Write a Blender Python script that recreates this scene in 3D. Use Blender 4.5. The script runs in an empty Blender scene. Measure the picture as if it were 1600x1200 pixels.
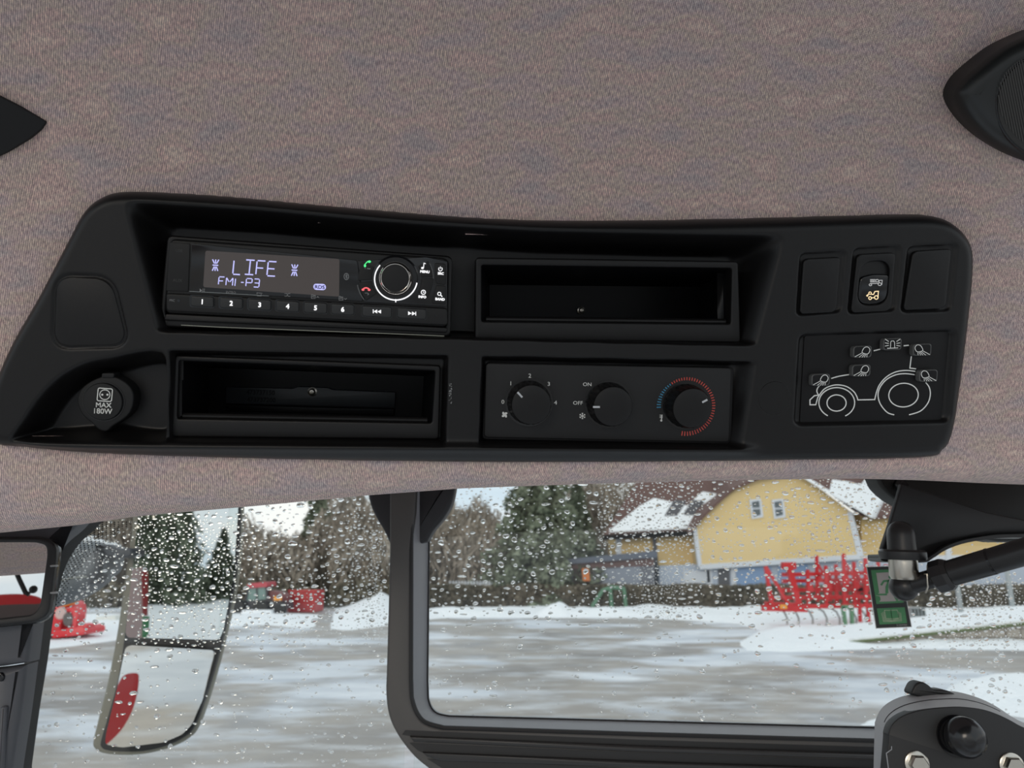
import bpy, math, random
import numpy as np
from mathutils import Vector
SC = bpy.context.scene
COL = SC.collection
rng = np.random.default_rng(7)
random.seed(7)

# ---------------------------------------------------------------- camera, sky, sun, exposure
F_PX = 1160.0
PITCH = math.radians(13.8)
EYE = np.array([0.0, 0.0, 2.5])
AR = np.array([1.0, 0, 0])
AU = np.array([0, -math.sin(PITCH), math.cos(PITCH)])
AF = np.array([0, math.cos(PITCH), math.sin(PITCH)])

cd = bpy.data.cameras.new('camera')
cam = bpy.data.objects.new('camera', cd)
COL.objects.link(cam)
cam.location = EYE
cam.rotation_euler = (math.radians(90) + PITCH, 0, 0)
cd.sensor_width = 36
cd.lens = F_PX / 1600 * 36
cd.clip_start = 0.02
cd.clip_end = 600
cd.dof.use_dof = True
cd.dof.focus_distance = 0.60
cd.dof.aperture_fstop = cd.lens / 2.3
SC.camera = cam
SC.view_settings.view_transform = 'Standard'
SC.view_settings.look = 'None'
SC.view_settings.gamma = 1.0
SC.view_settings.exposure = 0.14
SC.view_settings.use_curve_mapping = False

world = bpy.data.worlds.new('overcast_sky')
SC.world = world
world.use_nodes = True
wn = world.node_tree
wn.nodes.clear()
def wnode(t, **k):
    n = wn.nodes.new(t)
    for a, b in k.items(): setattr(n, a, b)
    return n
wo = wnode('ShaderNodeOutputWorld'); wb = wnode('ShaderNodeBackground')
wt = wnode('ShaderNodeTexCoord'); wz = wnode('ShaderNodeTexNoise'); wr = wnode('ShaderNodeValToRGB')
wm = wnode('ShaderNodeMapping'); wm.inputs['Scale'].default_value = (1, 1, 2.6)
wn.links.new(wt.outputs['Generated'], wm.inputs['Vector']); wn.links.new(wm.outputs[0], wz.inputs['Vector'])
wz.inputs['Scale'].default_value = 3.2; wz.inputs['Detail'].default_value = 5
wr.color_ramp.elements[0].position = 0.40; wr.color_ramp.elements[0].color = (0.62, 0.73, 0.82, 1)
wr.color_ramp.elements[1].position = 0.62; wr.color_ramp.elements[1].color = (0.93, 0.925, 0.90, 1)
wn.links.new(wz.outputs['Fac'], wr.inputs['Fac']); wn.links.new(wr.outputs[0], wb.inputs['Color'])
wb.inputs['Strength'].default_value = 1.05
wn.links.new(wb.outputs[0], wo.inputs['Surface'])

sl = bpy.data.lights.new('sun', 'SUN')
sl.energy = 0.7; sl.angle = math.radians(20); sl.color = (1.0, 0.88, 0.74)
so = bpy.data.objects.new('sun', sl); COL.objects.link(so)
so.rotation_euler = (math.radians(78), 0, math.radians(-18))

# ---------------------------------------------------------------- helpers: measuring
def ray(px, py):
    return AF + AR * ((px - 800) / F_PX) + AU * ((600 - py) / F_PX)
def P(px, py, d):
    return EYE + ray(px, py) * d
def at(px, py, Y):
    r = ray(px, py); return EYE + r * (Y / r[1])
def G(px, py, z=0.0):
    r = ray(px, py); return EYE + r * ((z - EYE[2]) / r[2])
def unit(v):
    v = np.asarray(v, float); return v / np.linalg.norm(v)

class Frame:
    """a plane in space with its own right (eu), up (ev) and outward (n) directions"""
    def __init__(s, O, n):
        s.O = np.asarray(O, float); s.n = unit(n)
        s.eu = unit(AR - s.n * np.dot(AR, s.n)); s.ev = np.cross(s.n, s.eu)
    def pt(s, px, py, w=0.0):
        r = ray(px, py)
        t = (w - np.dot(EYE - s.O, s.n)) / np.dot(r, s.n)
        return EYE + r * t
    def uv(s, px, py, w=0.0):
        p = s.pt(px, py, w) - s.O
        return np.array([np.dot(p, s.eu), np.dot(p, s.ev)])
    def W(s, u, v, w=0.0):
        return s.O + s.eu * u + s.ev * v + s.n * w
    def uvs(s, pts, w=0.0):
        return [s.uv(x, y, w) for x, y in pts]

# ---------------------------------------------------------------- helpers: materials
MATS = {}
def mat(name, col=(0,0,0), rough=0.6, metal=0.0, spec=0.5, emit=None, es=1.0, bump=None, mottle=None, coat=0.0):
    """principled material; bump=(scale, strength), mottle=(scale, second colour, stretch)"""
    if name in MATS: return MATS[name]
    m = bpy.data.materials.new(name); m.use_nodes = True
    nt = m.node_tree; b = nt.nodes['Principled BSDF']
    b.inputs['Base Color'].default_value = (*col, 1)
    b.inputs['Roughness'].default_value = rough
    b.inputs['Metallic'].default_value = metal
    b.inputs['Specular IOR Level'].default_value = spec
    b.inputs['Coat Weight'].default_value = coat
    if emit:
        b.inputs['Emission Color'].default_value = (*emit, 1)
        b.inputs['Emission Strength'].default_value = es
    tc = nt.nodes.new('ShaderNodeTexCoord')
    if bump:
        nz = nt.nodes.new('ShaderNodeTexNoise'); nz.inputs['Scale'].default_value = bump[0]
        nz.inputs['Detail'].default_value = 3
        bp = nt.nodes.new('ShaderNodeBump'); bp.inputs['Strength'].default_value = bump[1]
        bp.inputs['Distance'].default_value = 1.0 / bump[0]
        nt.links.new(tc.outputs['Object'], nz.inputs['Vector'])
        nt.links.new(nz.outputs['Fac'], bp.inputs['Height']); nt.links.new(bp.outputs[0], b.inputs['Normal'])
    if mottle:
        mp = nt.nodes.new('ShaderNodeMapping')
        mp.inputs['Scale'].default_value = mottle[2] if len(mottle) > 2 else (1, 1, 1)
        nz = nt.nodes.new('ShaderNodeTexNoise'); nz.inputs['Scale'].default_value = mottle[0]
        nz.inputs['Detail'].default_value = 5
        cr = nt.nodes.new('ShaderNodeValToRGB')
        cr.color_ramp.elements[0].position = 0.38; cr.color_ramp.elements[0].color = (*col, 1)
        cr.color_ramp.elements[1].position = 0.62; cr.color_ramp.elements[1].color = (*mottle[1], 1)
        nt.links.new(tc.outputs['Object'], mp.inputs['Vector']); nt.links.new(mp.outputs[0], nz.inputs['Vector'])
        nt.links.new(nz.outputs['Fac'], cr.inputs['Fac']); nt.links.new(cr.outputs[0], b.inputs['Base Color'])
    MATS[name] = m
    return m

def fabric_mat():
    m = bpy.data.materials.new('woven headliner fabric'); m.use_nodes = True
    nt = m.node_tree; L = nt.links.new; b = nt.nodes['Principled BSDF']
    b.inputs['Roughness'].default_value = 0.95; b.inputs['Specular IOR Level'].default_value = 0.1
    b.inputs['Sheen Weight'].default_value = 0.25; b.inputs['Sheen Roughness'].default_value = 0.5
    tc = nt.nodes.new('ShaderNodeTexCoord')
    def noise(scale, stretch, detail=3):
        mp = nt.nodes.new('ShaderNodeMapping'); mp.inputs['Scale'].default_value = stretch
        mp.inputs['Rotation'].default_value = (0, 0, -0.15)
        n = nt.nodes.new('ShaderNodeTexNoise'); n.inputs['Scale'].default_value = scale
        n.inputs['Detail'].default_value = detail
        L(tc.outputs['UV'], mp.inputs['Vector']); L(mp.outputs[0], n.inputs['Vector']); return n.outputs['Fac']
    def ramp(fac, stops):
        r = nt.nodes.new('ShaderNodeValToRGB'); e = r.color_ramp.elements
        e[0].position, e[0].color = stops[0][0], (*stops[0][1], 1)
        e[1].position, e[1].color = stops[-1][0], (*stops[-1][1], 1)
        for p, c in stops[1:-1]:
            x = e.new(p); x.color = (*c, 1)
        L(fac, r.inputs['Fac']); return r.outputs[0]
    def mix(t, f, a, c):
        x = nt.nodes.new('ShaderNodeMix'); x.data_type = 'RGBA'; x.blend_type = t
        if isinstance(f, float): x.inputs[0].default_value = f
        else: L(f, x.inputs[0])
        L(a, x.inputs[6]); L(c, x.inputs[7]); return x.outputs[2]
    base = ramp(noise(44, (0.55, 1.35, 1), 6), [(0.34, (0.555, 0.48, 0.485)), (0.44, (0.65, 0.51, 0.505)), (0.52, (0.64, 0.53, 0.475)), (0.60, (0.69, 0.51, 0.485)), (0.70, (0.77, 0.63, 0.56))])
    yarn = ramp(noise(520, (1.5, 0.6, 1), 3), [(0.33, (0.66, 0.63, 0.66)), (0.5, (0.96, 0.94, 0.94)), (0.68, (1.32, 1.28, 1.2))])
    c1 = mix('MULTIPLY', 1.0, base, yarn)
    # ribs about 1.3 mm apart, wandering a little, broken up by stitches
    sp = nt.nodes.new('ShaderNodeMapping'); sp.inputs['Rotation'].default_value = (0, 0, 0.20)
    L(tc.outputs['UV'], sp.inputs['Vector'])
    w1 = nt.nodes.new('ShaderNodeTexWave'); w1.inputs['Scale'].default_value = 235; w1.inputs['Distortion'].default_value = 1.6
    w1.inputs['Detail'].default_value = 2; w1.inputs['Detail Scale'].default_value = 1.2
    w2 = nt.nodes.new('ShaderNodeTexWave'); w2.bands_direction = 'Y'; w2.inputs['Scale'].default_value = 300
    w2.inputs['Distortion'].default_value = 2.0; w2.inputs['Detail'].default_value = 2
    L(sp.outputs[0], w1.inputs['Vector']); L(sp.outputs[0], w2.inputs['Vector'])
    rib = ramp(w1.outputs['Fac'], [(0.0, (0.60, 0.60, 0.62)), (1.0, (1.24, 1.22, 1.19))])
    st = ramp(w2.outputs['Fac'], [(0.0, (0.86, 0.86, 0.86)), (1.0, (1.08, 1.08, 1.08))])
    c2 = mix('MULTIPLY', 0.9, c1, rib); c3 = mix('MULTIPLY', 0.9, c2, st)
    L(c3, b.inputs['Base Color'])
    ma = nt.nodes.new('ShaderNodeMath'); ma.operation = 'ADD'
    L(w1.outputs['Fac'], ma.inputs[0]); L(w2.outputs['Fac'], ma.inputs[1])
    bp = nt.nodes.new('ShaderNodeBump'); bp.inputs['Strength'].default_value = 0.5; bp.inputs['Distance'].default_value = 0.0006
    L(ma.outputs[0], bp.inputs['Height']); L(bp.outputs[0], b.inputs['Normal'])
    return m

def glass_mat(name, tint=(0.97, 0.985, 0.98), refl=0.5):
    """thin pane: see-through with a fresnel gloss"""
    m = bpy.data.materials.new(name); m.use_nodes = True
    nt = m.node_tree; nt.nodes.clear(); L = nt.links.new
    o = nt.nodes.new('ShaderNodeOutputMaterial'); t = nt.nodes.new('ShaderNodeBsdfTransparent')
    g = nt.nodes.new('ShaderNodeBsdfGlossy'); x = nt.nodes.new('ShaderNodeMixShader'); fr = nt.nodes.new('ShaderNodeFresnel')
    t.inputs[0].default_value = (*tint, 1); g.inputs['Roughness'].default_value = 0.02
    mu = nt.nodes.new('ShaderNodeMath'); mu.operation = 'MULTIPLY'; mu.inputs[1].default_value = refl
    L(fr.outputs[0], mu.inputs[0]); L(mu.outputs[0], x.inputs[0]); L(t.outputs[0], x.inputs[1]); L(g.outputs[0], x.inputs[2])
    L(x.outputs[0], o.inputs['Surface']); return m

def water_mat():
    m = bpy.data.materials.new('rain water'); m.use_nodes = True
    nt = m.node_tree; nt.nodes.clear()
    o = nt.nodes.new('ShaderNodeOutputMaterial'); g = nt.nodes.new('ShaderNodeBsdfGlass')
    g.inputs['IOR'].default_value = 1.33; g.inputs['Roughness'].default_value = 0.0
    nt.links.new(g.outputs[0], o.inputs['Surface']); return m

# ---------------------------------------------------------------- helpers: objects
LOC = {}
def mesh_obj(name, V, Fc, m, parent=None, sharp=35, smooth=True, origin=None):
    V = np.asarray(V, float)
    if origin is None: origin = (V.min(0) + V.max(0)) / 2
    me = bpy.data.meshes.new(name)
    me.from_pydata([tuple(v) for v in (V - origin)], [], [tuple(int(i) for i in f) for f in Fc])
    me.update()
    if smooth:
        me.polygons.foreach_set('use_smooth', [True] * len(me.polygons))
        if sharp: me.set_sharp_from_angle(angle=math.radians(sharp))
    me.materials.append(m)
    o = bpy.data.objects.new(name, me); COL.objects.link(o)
    LOC[o.name] = origin
    if parent is not None:
        o.parent = parent; o.location = origin - LOC[parent.name]
    else: o.location = origin
    return o
def thing(name, label, cat, loc, group=None):
    o = bpy.data.objects.new(name, None); COL.objects.link(o); o.empty_display_size = 0.05
    o.location = loc; LOC[o.name] = np.asarray(loc, float)
    o['label'] = label; o['category'] = cat
    if group: o['group'] = group
    return o
def tag(o, label, cat, group=None):
    o['label'] = label; o['category'] = cat
    if group: o['group'] = group
    return o
def struct(o, label=None):
    o['kind'] = 'structure'
    if label: o['label'] = label
    return o
def sempty(name, loc, label=None):
    o = bpy.data.objects.new(name, None); COL.objects.link(o); o.location = loc
    LOC[o.name] = np.asarray(loc, float); o['kind'] = 'structure'
    if label: o['label'] = label
    return o
def copy_tree(o, shift=None, parent=None):
    c = o.copy(); COL.objects.link(c); c.parent = parent
    if shift is not None: c.location = np.asarray(o.location) + shift
    for ch in list(o.children): copy_tree(ch, None, c)
    return c

class MB:
    """collects simple solids, then links them as one mesh"""
    def __init__(s): s.V = []; s.F = []
    def add(s, V, Fc):
        b = len(s.V); s.V += [tuple(v) for v in V]; s.F += [tuple(i + b for i in f) for f in Fc]; return s
    def box(s, c, size, ax=None):
        c = np.asarray(c, float); h = np.asarray(size, float) / 2
        ax = ax if ax is not None else np.eye(3)
        V = [c + ax[0] * (h[0] * x) + ax[1] * (h[1] * y) + ax[2] * (h[2] * z) for x in (-1, 1) for y in (-1, 1) for z in (-1, 1)]
        return s.add(V, [(0, 1, 3, 2), (4, 6, 7, 5), (0, 4, 5, 1), (2, 3, 7, 6), (0, 2, 6, 4), (1, 5, 7, 3)])
    def hexa(s, A, B):
        """two quads (4 points each) joined"""
        return s.add(list(A) + list(B), [(0, 1, 2, 3), (7, 6, 5, 4), (0, 4, 5, 1), (1, 5, 6, 2), (2, 6, 7, 3), (3, 7, 4, 0)])
    def tube(s, pts, r, seg=10, cap=True):
        pts = [np.asarray(p, float) for p in pts]
        r = [r] * len(pts) if np.isscalar(r) else r
        V = []; Fc = []
        t0 = unit(pts[1] - pts[0]); up = np.array([0, 0, 1.0]) if abs(t0[2]) < 0.9 else np.array([1.0, 0, 0])
        a = unit(np.cross(up, t0))
        for i, p in enumerate(pts):
            t = unit((pts[min(i + 1, len(pts) - 1)] - pts[max(i - 1, 0)]))
            a = unit(a - t * np.dot(a, t)); b = np.cross(t, a)
            for k in range(seg):
                th = 2 * math.pi * k / seg
                V.append(p + (a * math.cos(th) + b * math.sin(th)) * r[i])
        for i in range(len(pts) - 1):
            for k in range(seg):
                k2 = (k + 1) % seg
                Fc.append((i * seg + k, i * seg + k2, (i + 1) * seg + k2, (i + 1) * seg + k))
        if cap:
            Fc.append(tuple(reversed(range(seg)))); Fc.append(tuple((len(pts) - 1) * seg + k for k in range(seg)))
        return s.add(V, Fc)
    def lathe(s, O, axis, prof, seg=48):
        """profile [(radius, height along axis)]"""
        axis = unit(axis); up = np.array([0, 0, 1.0]) if abs(axis[2]) < 0.9 else np.array([1.0, 0, 0])
        a = unit(np.cross(up, axis)); b = np.cross(axis, a); O = np.asarray(O, float)
        V = []; Fc = []
        for r, h in prof:
            for k in range(seg):
                th = 2 * math.pi * k / seg
                V.append(O + axis * h + (a * math.cos(th) + b * math.sin(th)) * max(r, 1e-6))
        for i in range(len(prof) - 1):
            for k in range(seg):
                k2 = (k + 1) % seg
                Fc.append((i * seg + k, i * seg + k2, (i + 1) * seg + k2, (i + 1) * seg + k))
        if prof[0][0] > 1e-5: Fc.append(tuple(reversed(range(seg))))
        if prof[-1][0] > 1e-5: Fc.append(tuple((len(prof) - 1) * seg + k for k in range(seg)))
        return s.add(V, Fc)
    def ball(s, c, r, seg=24, rings=14, axis=(0, 0, 1), squash=1.0):
        prof = [(r * math.sin(math.pi * i / rings), -r * squash * math.cos(math.pi * i / rings)) for i in range(rings + 1)]
        return s.lathe(c, axis, prof, seg)
    def build(s, name, m, parent=None, sharp=35, smooth=True):
        return mesh_obj(name, s.V, s.F, m, parent, sharp, smooth)

def rnd(poly, r=6, seg=5):
    """round the corners of a pixel polygon (r a number or one per corner)"""
    n = len(poly); out = []
    rs = [r] * n if np.isscalar(r) else r
    for i in range(n):
        p0 = np.array(poly[i - 1], float); p = np.array(poly[i], float); p1 = np.array(poly[(i + 1) % n], float)
        a = p0 - p; c = p1 - p; la = np.linalg.norm(a); lc = np.linalg.norm(c)
        k = min(rs[i], la * 0.48, lc * 0.48)
        A = p + a / la * k; C = p + c / lc * k
        for j in range(seg + 1):
            t = j / seg; out.append(tuple((1 - t) ** 2 * A + 2 * t * (1 - t) * (p * 0.85 + (A + C) * 0.075) + t * t * C))
    return out
def spline(pts, n=8, closed=False):
    """catmull-rom through pixel points"""
    pts = [np.array(p, float) for p in pts]; out = []
    m = len(pts)
    for i in range(m if closed else m - 1):
        g = (lambda k: pts[k % m]) if closed else (lambda k: pts[min(max(k, 0), m - 1)])
        p0, p1, p2, p3 = g(i - 1), g(i), g(i + 1), g(i + 2)
        for j in range(n):
            t = j / n
            out.append(tuple(0.5 * ((2 * p1) + (p2 - p0) * t + (2 * p0 - 5 * p1 + 4 * p2 - p3) * t * t + (3 * p1 - p0 - 3 * p2 + p3) * t ** 3)))
    if not closed: out.append(tuple(pts[-1]))
    return out
def ell(cx, cy, rx, ry=None, a0=0, a1=360, n=40, tilt=0):
    ry = ry or rx; t = math.radians(tilt); out = []
    m = n if abs(a1 - a0) < 359.9 else n - 1
    for i in range(n):
        a = math.radians(a0 + (a1 - a0) * i / (m if abs(a1 - a0) > 359.9 else n - 1))
        if abs(a1 - a0) > 359.9: a = math.radians(a0 + 360.0 * i / n)
        x, y = rx * math.cos(a), -ry * math.sin(a)
        out.append((cx + x * math.cos(t) - y * math.sin(t), cy + x * math.sin(t) + y * math.cos(t)))
    return out

def loop_normals(uv):
    n = len(uv); uv = np.array(uv); out = []
    area = 0.5 * sum(uv[i][0] * uv[(i + 1) % n][1] - uv[(i + 1) % n][0] * uv[i][1] for i in range(n))
    sg = 1 if area > 0 else -1
    for i in range(n):
        e0 = uv[i] - uv[i - 1]; e1 = uv[(i + 1) % n] - uv[i]
        l0 = np.linalg.norm(e0) + 1e-12; l1 = np.linalg.norm(e1) + 1e-12
        t = e0 / l0 + e1 / l1; l = np.linalg.norm(t)
        if l < 1e-6: t = e1 / l1; l = 1
        t = t / l; out.append(np.array([t[1], -t[0]]) * sg)   # outward
    return np.array(out), sg
def prism(fr, poly, w1, w0, bevel=0.0, seg=3, mb=None, dome=0.0):
    """solid whose front outline is the polygon seen at height w1, running back to w0"""
    mb = mb or MB(); uv = np.array(fr.uvs(poly, w1)); nr, sg = loop_normals(uv)
    rings = [(0.0, w0)]
    if bevel > 0:
        for k in range(seg + 1):
            a = math.pi / 2 * k / seg
            rings.append((bevel * (1 - math.cos(a)), w1 - bevel + bevel * math.sin(a)))
    else: rings.append((0.0, w1))
    V = []; n = len(uv)
    for ins, w in rings:
        for i in range(n):
            q = uv[i] - nr[i] * ins; V.append(fr.W(q[0], q[1], w))
    Fc = []
    for k in range(len(rings) - 1):
        for i in range(n):
            j = (i + 1) % n; f = (k * n + i, k * n + j, (k + 1) * n + j, (k + 1) * n + i)
            Fc.append(f if sg > 0 else f[::-1])
    top = tuple((len(rings) - 1) * n + i for i in range(n)); bot = tuple(range(n))
    Fc.append(top if sg > 0 else top[::-1]); Fc.append(bot[::-1] if sg > 0 else bot)
    return mb.add(V, Fc)
def ring(fr, outer, inner, w1, w0, bevel=0.0, seg=3, mb=None):
    """frame with an opening; outer and inner have equally many points"""
    mb = mb or MB(); uo = np.array(fr.uvs(outer, w1)); ui = np.array(fr.uvs(inner, w1))
    no, sg = loop_normals(uo); ni, sg2 = loop_normals(ui); n = len(uo)
    assert len(ui) == n
    rings = [(uo, w0)]
    ks = range(seg + 1) if bevel > 0 else [0]
    for k in ks:
        a = math.pi / 2 * k / seg
        rings.append((uo - no * (bevel * (1 - math.cos(a))), w1 - bevel + bevel * math.sin(a)))
    for k in reversed(list(ks)):
        a = math.pi / 2 * k / seg
        rings.append((ui + ni * (bevel * (1 - math.cos(a))), w1 - bevel + bevel * math.sin(a)))
    rings.append((ui, w0))
    V = [fr.W(q[0], q[1], w) for U, w in rings for q in U]; Fc = []; m = len(rings)
    for k in range(m):
        k2 = (k + 1) % m
        for i in range(n):
            j = (i + 1) % n; f = (k * n + i, k * n + j, k2 * n + j, k2 * n + i)
            Fc.append(f if sg > 0 else f[::-1])
    return mb.add(V, Fc)
def stroke(fr, pts, wd, w, closed=False, mb=None):
    """printed line of pixel width wd lying at height w"""
    mb = mb or MB(); pts = [np.array(p, float) for p in pts]; n = len(pts); L = []; R = []
    for i in range(n):
        a = pts[i - 1] if (i > 0 or closed) else pts[i]; c = pts[(i + 1) % n] if (i < n - 1 or closed) else pts[i]
        t1 = pts[i] - a; t2 = c - pts[i]
        l1 = np.linalg.norm(t1); l2 = np.linalg.norm(t2)
        t1 = t1 / l1 if l1 > 1e-9 else t2 / max(l2, 1e-9); t2 = t2 / l2 if l2 > 1e-9 else t1
        t = t1 + t2; l = np.linalg.norm(t); t = t / l if l > 1e-6 else t2
        k = wd / 2 / max(0.5, float(np.dot(t, t2)))
        nn = np.array([-t[1], t[0]]) * k
        L.append(pts[i] + nn); R.append(pts[i] - nn)
    V = []
    for q in L + R:
        u = fr.uv(q[0], q[1], w); V.append(fr.W(u[0], u[1], w))
    Fc = [(i, (i + 1) % n, n + (i + 1) % n, n + i) for i in range(n if closed else n - 1)]
    return mb.add(V, Fc)
def fill(fr, poly, w, mb=None):
    mb = mb or MB(); V = []
    for q in poly:
        u = fr.uv(q[0], q[1], w); V.append(fr.W(u[0], u[1], w))
    return mb.add(V, [tuple(range(len(poly)))[::-1]])
_glyph = {}
def glyphs(s):
    if s not in _glyph:
        cu = bpy.data.curves.new('t', 'FONT'); cu.body = s; cu.resolution_u = 3
        ob = bpy.data.objects.new('t', cu); me = ob.to_mesh()
        V = np.array([v.co[:2] for v in me.vertices]); Fc = [tuple(p.vertices) for p in me.polygons]
        ob.to_mesh_clear(); bpy.data.objects.remove(ob); bpy.data.curves.remove(cu)
        _glyph[s] = (V, Fc)
    return _glyph[s]
def text(fr, s, cx, cy, h, w, ang=0.0, wx=1.0, mb=None, bold=0.0):
    """lettering centred on pixel (cx, cy), h pixels tall"""
    mb = mb or MB(); V, Fc = glyphs(s); lo, hi = V.min(0), V.max(0); k = h / (hi[1] - lo[1]); a = math.radians(ang)
    offs = [(0, 0)] if not bold else [(0, 0), (bold, 0), (0, bold), (bold, bold)]
    for ox, oy in offs:
        W = []
        for v in V:
            x = (v[0] - (lo[0] + hi[0]) / 2) * k * wx + ox; y = -(v[1] - (lo[1] + hi[1]) / 2) * k + oy
            q = fr.uv(cx + x * math.cos(a) - y * math.sin(a), cy + x * math.sin(a) + y * math.cos(a), w)
            W.append(fr.W(q[0], q[1], w + ox * 1e-6))
        mb.add(W, Fc)
    return mb
def sdf(X, Y, poly):
    """distance to a polygon's edge, positive inside (any units)"""
    poly = np.array(poly, float); d = np.full(X.shape, 1e9); ins = np.zeros(X.shape, bool)
    for i in range(len(poly)):
        a = poly[i - 1]; b = poly[i]; e = b - a; ll = e @ e + 1e-12
        t = np.clip(((X - a[0]) * e[0] + (Y - a[1]) * e[1]) / ll, 0, 1)
        d = np.minimum(d, np.hypot(X - a[0] - t * e[0], Y - a[1] - t * e[1]))
        c = (a[1] > Y) != (b[1] > Y)
        xi = a[0] + (Y - a[1]) * e[0] / (e[1] if abs(e[1]) > 1e-12 else 1e-12)
        ins ^= c & (X < xi)
    return np.where(ins, d, -d)
def sst(x): x = np.clip(x, 0, 1); return x * x * (3 - 2 * x)
def gridfaces(ny, nx, keep=None):
    idx = np.arange(ny * nx).reshape(ny, nx)
    f = np.stack([idx[:-1, :-1], idx[1:, :-1], idx[1:, 1:], idx[:-1, 1:]], -1).reshape(-1, 4)
    if keep is not None: f = f[keep.reshape(-1)]
    return f
def fast_mesh(name, V, Fq, m, parent=None, uv=None, smooth=True):
    """quads or triangles from arrays"""
    V = np.asarray(V, np.float32); Fq = np.asarray(Fq, np.int32); k = Fq.shape[1]
    used, inv = np.unique(Fq.ravel(), return_inverse=True); V = V[used]; Fq = inv.reshape(Fq.shape).astype(np.int32)
    if uv is not None: uv = np.asarray(uv)[used]
    origin = (V.min(0) + V.max(0)) / 2
    me = bpy.data.meshes.new(name); me.vertices.add(len(V)); me.vertices.foreach_set('co', (V - origin).ravel())
    me.loops.add(Fq.size); me.loops.foreach_set('vertex_index', Fq.ravel())
    me.polygons.add(len(Fq)); me.polygons.foreach_set('loop_start', np.arange(0, Fq.size, k, dtype=np.int32))
    me.polygons.foreach_set('loop_total', np.full(len(Fq), k, np.int32))
    if smooth: me.polygons.foreach_set('use_smooth', np.ones(len(Fq), bool))
    if uv is not None:
        ul = me.uv_layers.new(name='UVMap'); ul.data.foreach_set('uv', uv[Fq.ravel()].astype(np.float32).ravel())
    me.update(calc_edges=True); me.validate(); me.materials.append(m)
    o = bpy.data.objects.new(name, me); COL.objects.link(o); LOC[o.name] = origin.astype(float)
    if parent is not None: o.parent = parent; o.location = origin - LOC[parent.name]
    else: o.location = origin
    return o

# ---------------------------------------------------------------- materials
M_PLASTIC = mat('black moulded plastic', (0.0062, 0.0056, 0.0058), 0.37, spec=0.34, bump=(2600, 0.25))
M_PLASTIC_D = mat('dark plastic', (0.0055, 0.005, 0.0055), 0.5, spec=0.28)
M_SLOT = mat('pocket plastic', (0.004, 0.004, 0.005), 0.4, spec=0.22)
M_FACE = mat('control face plastic', (0.009, 0.0085, 0.0085), 0.42, spec=0.34, bump=(3000, 0.2))
M_KEY = mat('key plastic', (0.018, 0.018, 0.018), 0.33, spec=0.5)
M_GLOSS = mat('glossy black', (0.006, 0.006, 0.007), 0.12, spec=0.5)
M_RUBBER = mat('black rubber', (0.010, 0.010, 0.0105), 0.55, spec=0.35)
M_WHITE = mat('white print', (0.86, 0.86, 0.83), 0.6)
M_GREYP = mat('grey print', (0.28, 0.28, 0.28), 0.6)
M_REDP = mat('red print', (0.60, 0.075, 0.055), 0.6)
M_BLUEP = mat('blue print', (0.05, 0.25, 0.42), 0.6)
M_LCD = mat('display backlight', (0.02, 0.018, 0.017), 0.25, emit=(0.036, 0.029, 0.027), es=1.0)
M_LCDT = mat('display letters', (0.3, 0.3, 0.4), 0.5, emit=(0.42, 0.42, 0.85), es=1.0)
M_LITW = mat('backlit white symbols', (0.5, 0.5, 0.5), 0.5, emit=(0.80, 0.80, 0.82), es=1.0)
M_LITG = mat('backlit green', (0.05, 0.4, 0.1), 0.5, emit=(0.08, 0.75, 0.25), es=1.0)
M_LITR = mat('backlit red', (0.5, 0.05, 0.05), 0.5, emit=(0.85, 0.13, 0.15), es=1.0)
M_LITA = mat('backlit amber', (0.5, 0.35, 0.15), 0.5, emit=(0.95, 0.70, 0.42), es=1.0)
M_CHROME = mat('chrome', (0.75, 0.70, 0.64), 0.10, metal=1.0)
M_STEEL = mat('zinc plated steel', (0.55, 0.52, 0.46), 0.28, metal=1.0)
M_FRAME = mat('window frame grey', (0.080, 0.076, 0.073), 0.42, spec=0.4, bump=(1500, 0.15))
M_FRAMEB = mat('window frame bevel skylit', (0.30, 0.31, 0.335), 0.40, spec=0.5)  # sky light on the up-facing bevel is put into this paler grey
M_SEAL = mat('rubber seal', (0.010, 0.010, 0.011), 0.5)
M_FABRIC = fabric_mat()
M_PANE = glass_mat('window glass')
M_WATER = water_mat()
M_MIRROR = mat('mirror silver', (0.80, 0.80, 0.78), 0.015, metal=1.0)
M_RED = mat('red paint', (0.50, 0.012, 0.016), 0.35)
M_SNOW = mat('snow', (0.83, 0.86, 0.89), 0.75, bump=(6, 0.5))

# ---------------------------------------------------------------- the console plane
_A = 1.895; _b = -1.7e-4; _c = -1.7e-4
_n = -(AF * _A + AR * (F_PX * _b) - AU * (F_PX * _c))
_d0 = 1 / (_A + _c * -60)
FC = Frame(P(800, 540, _d0), _n)

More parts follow.
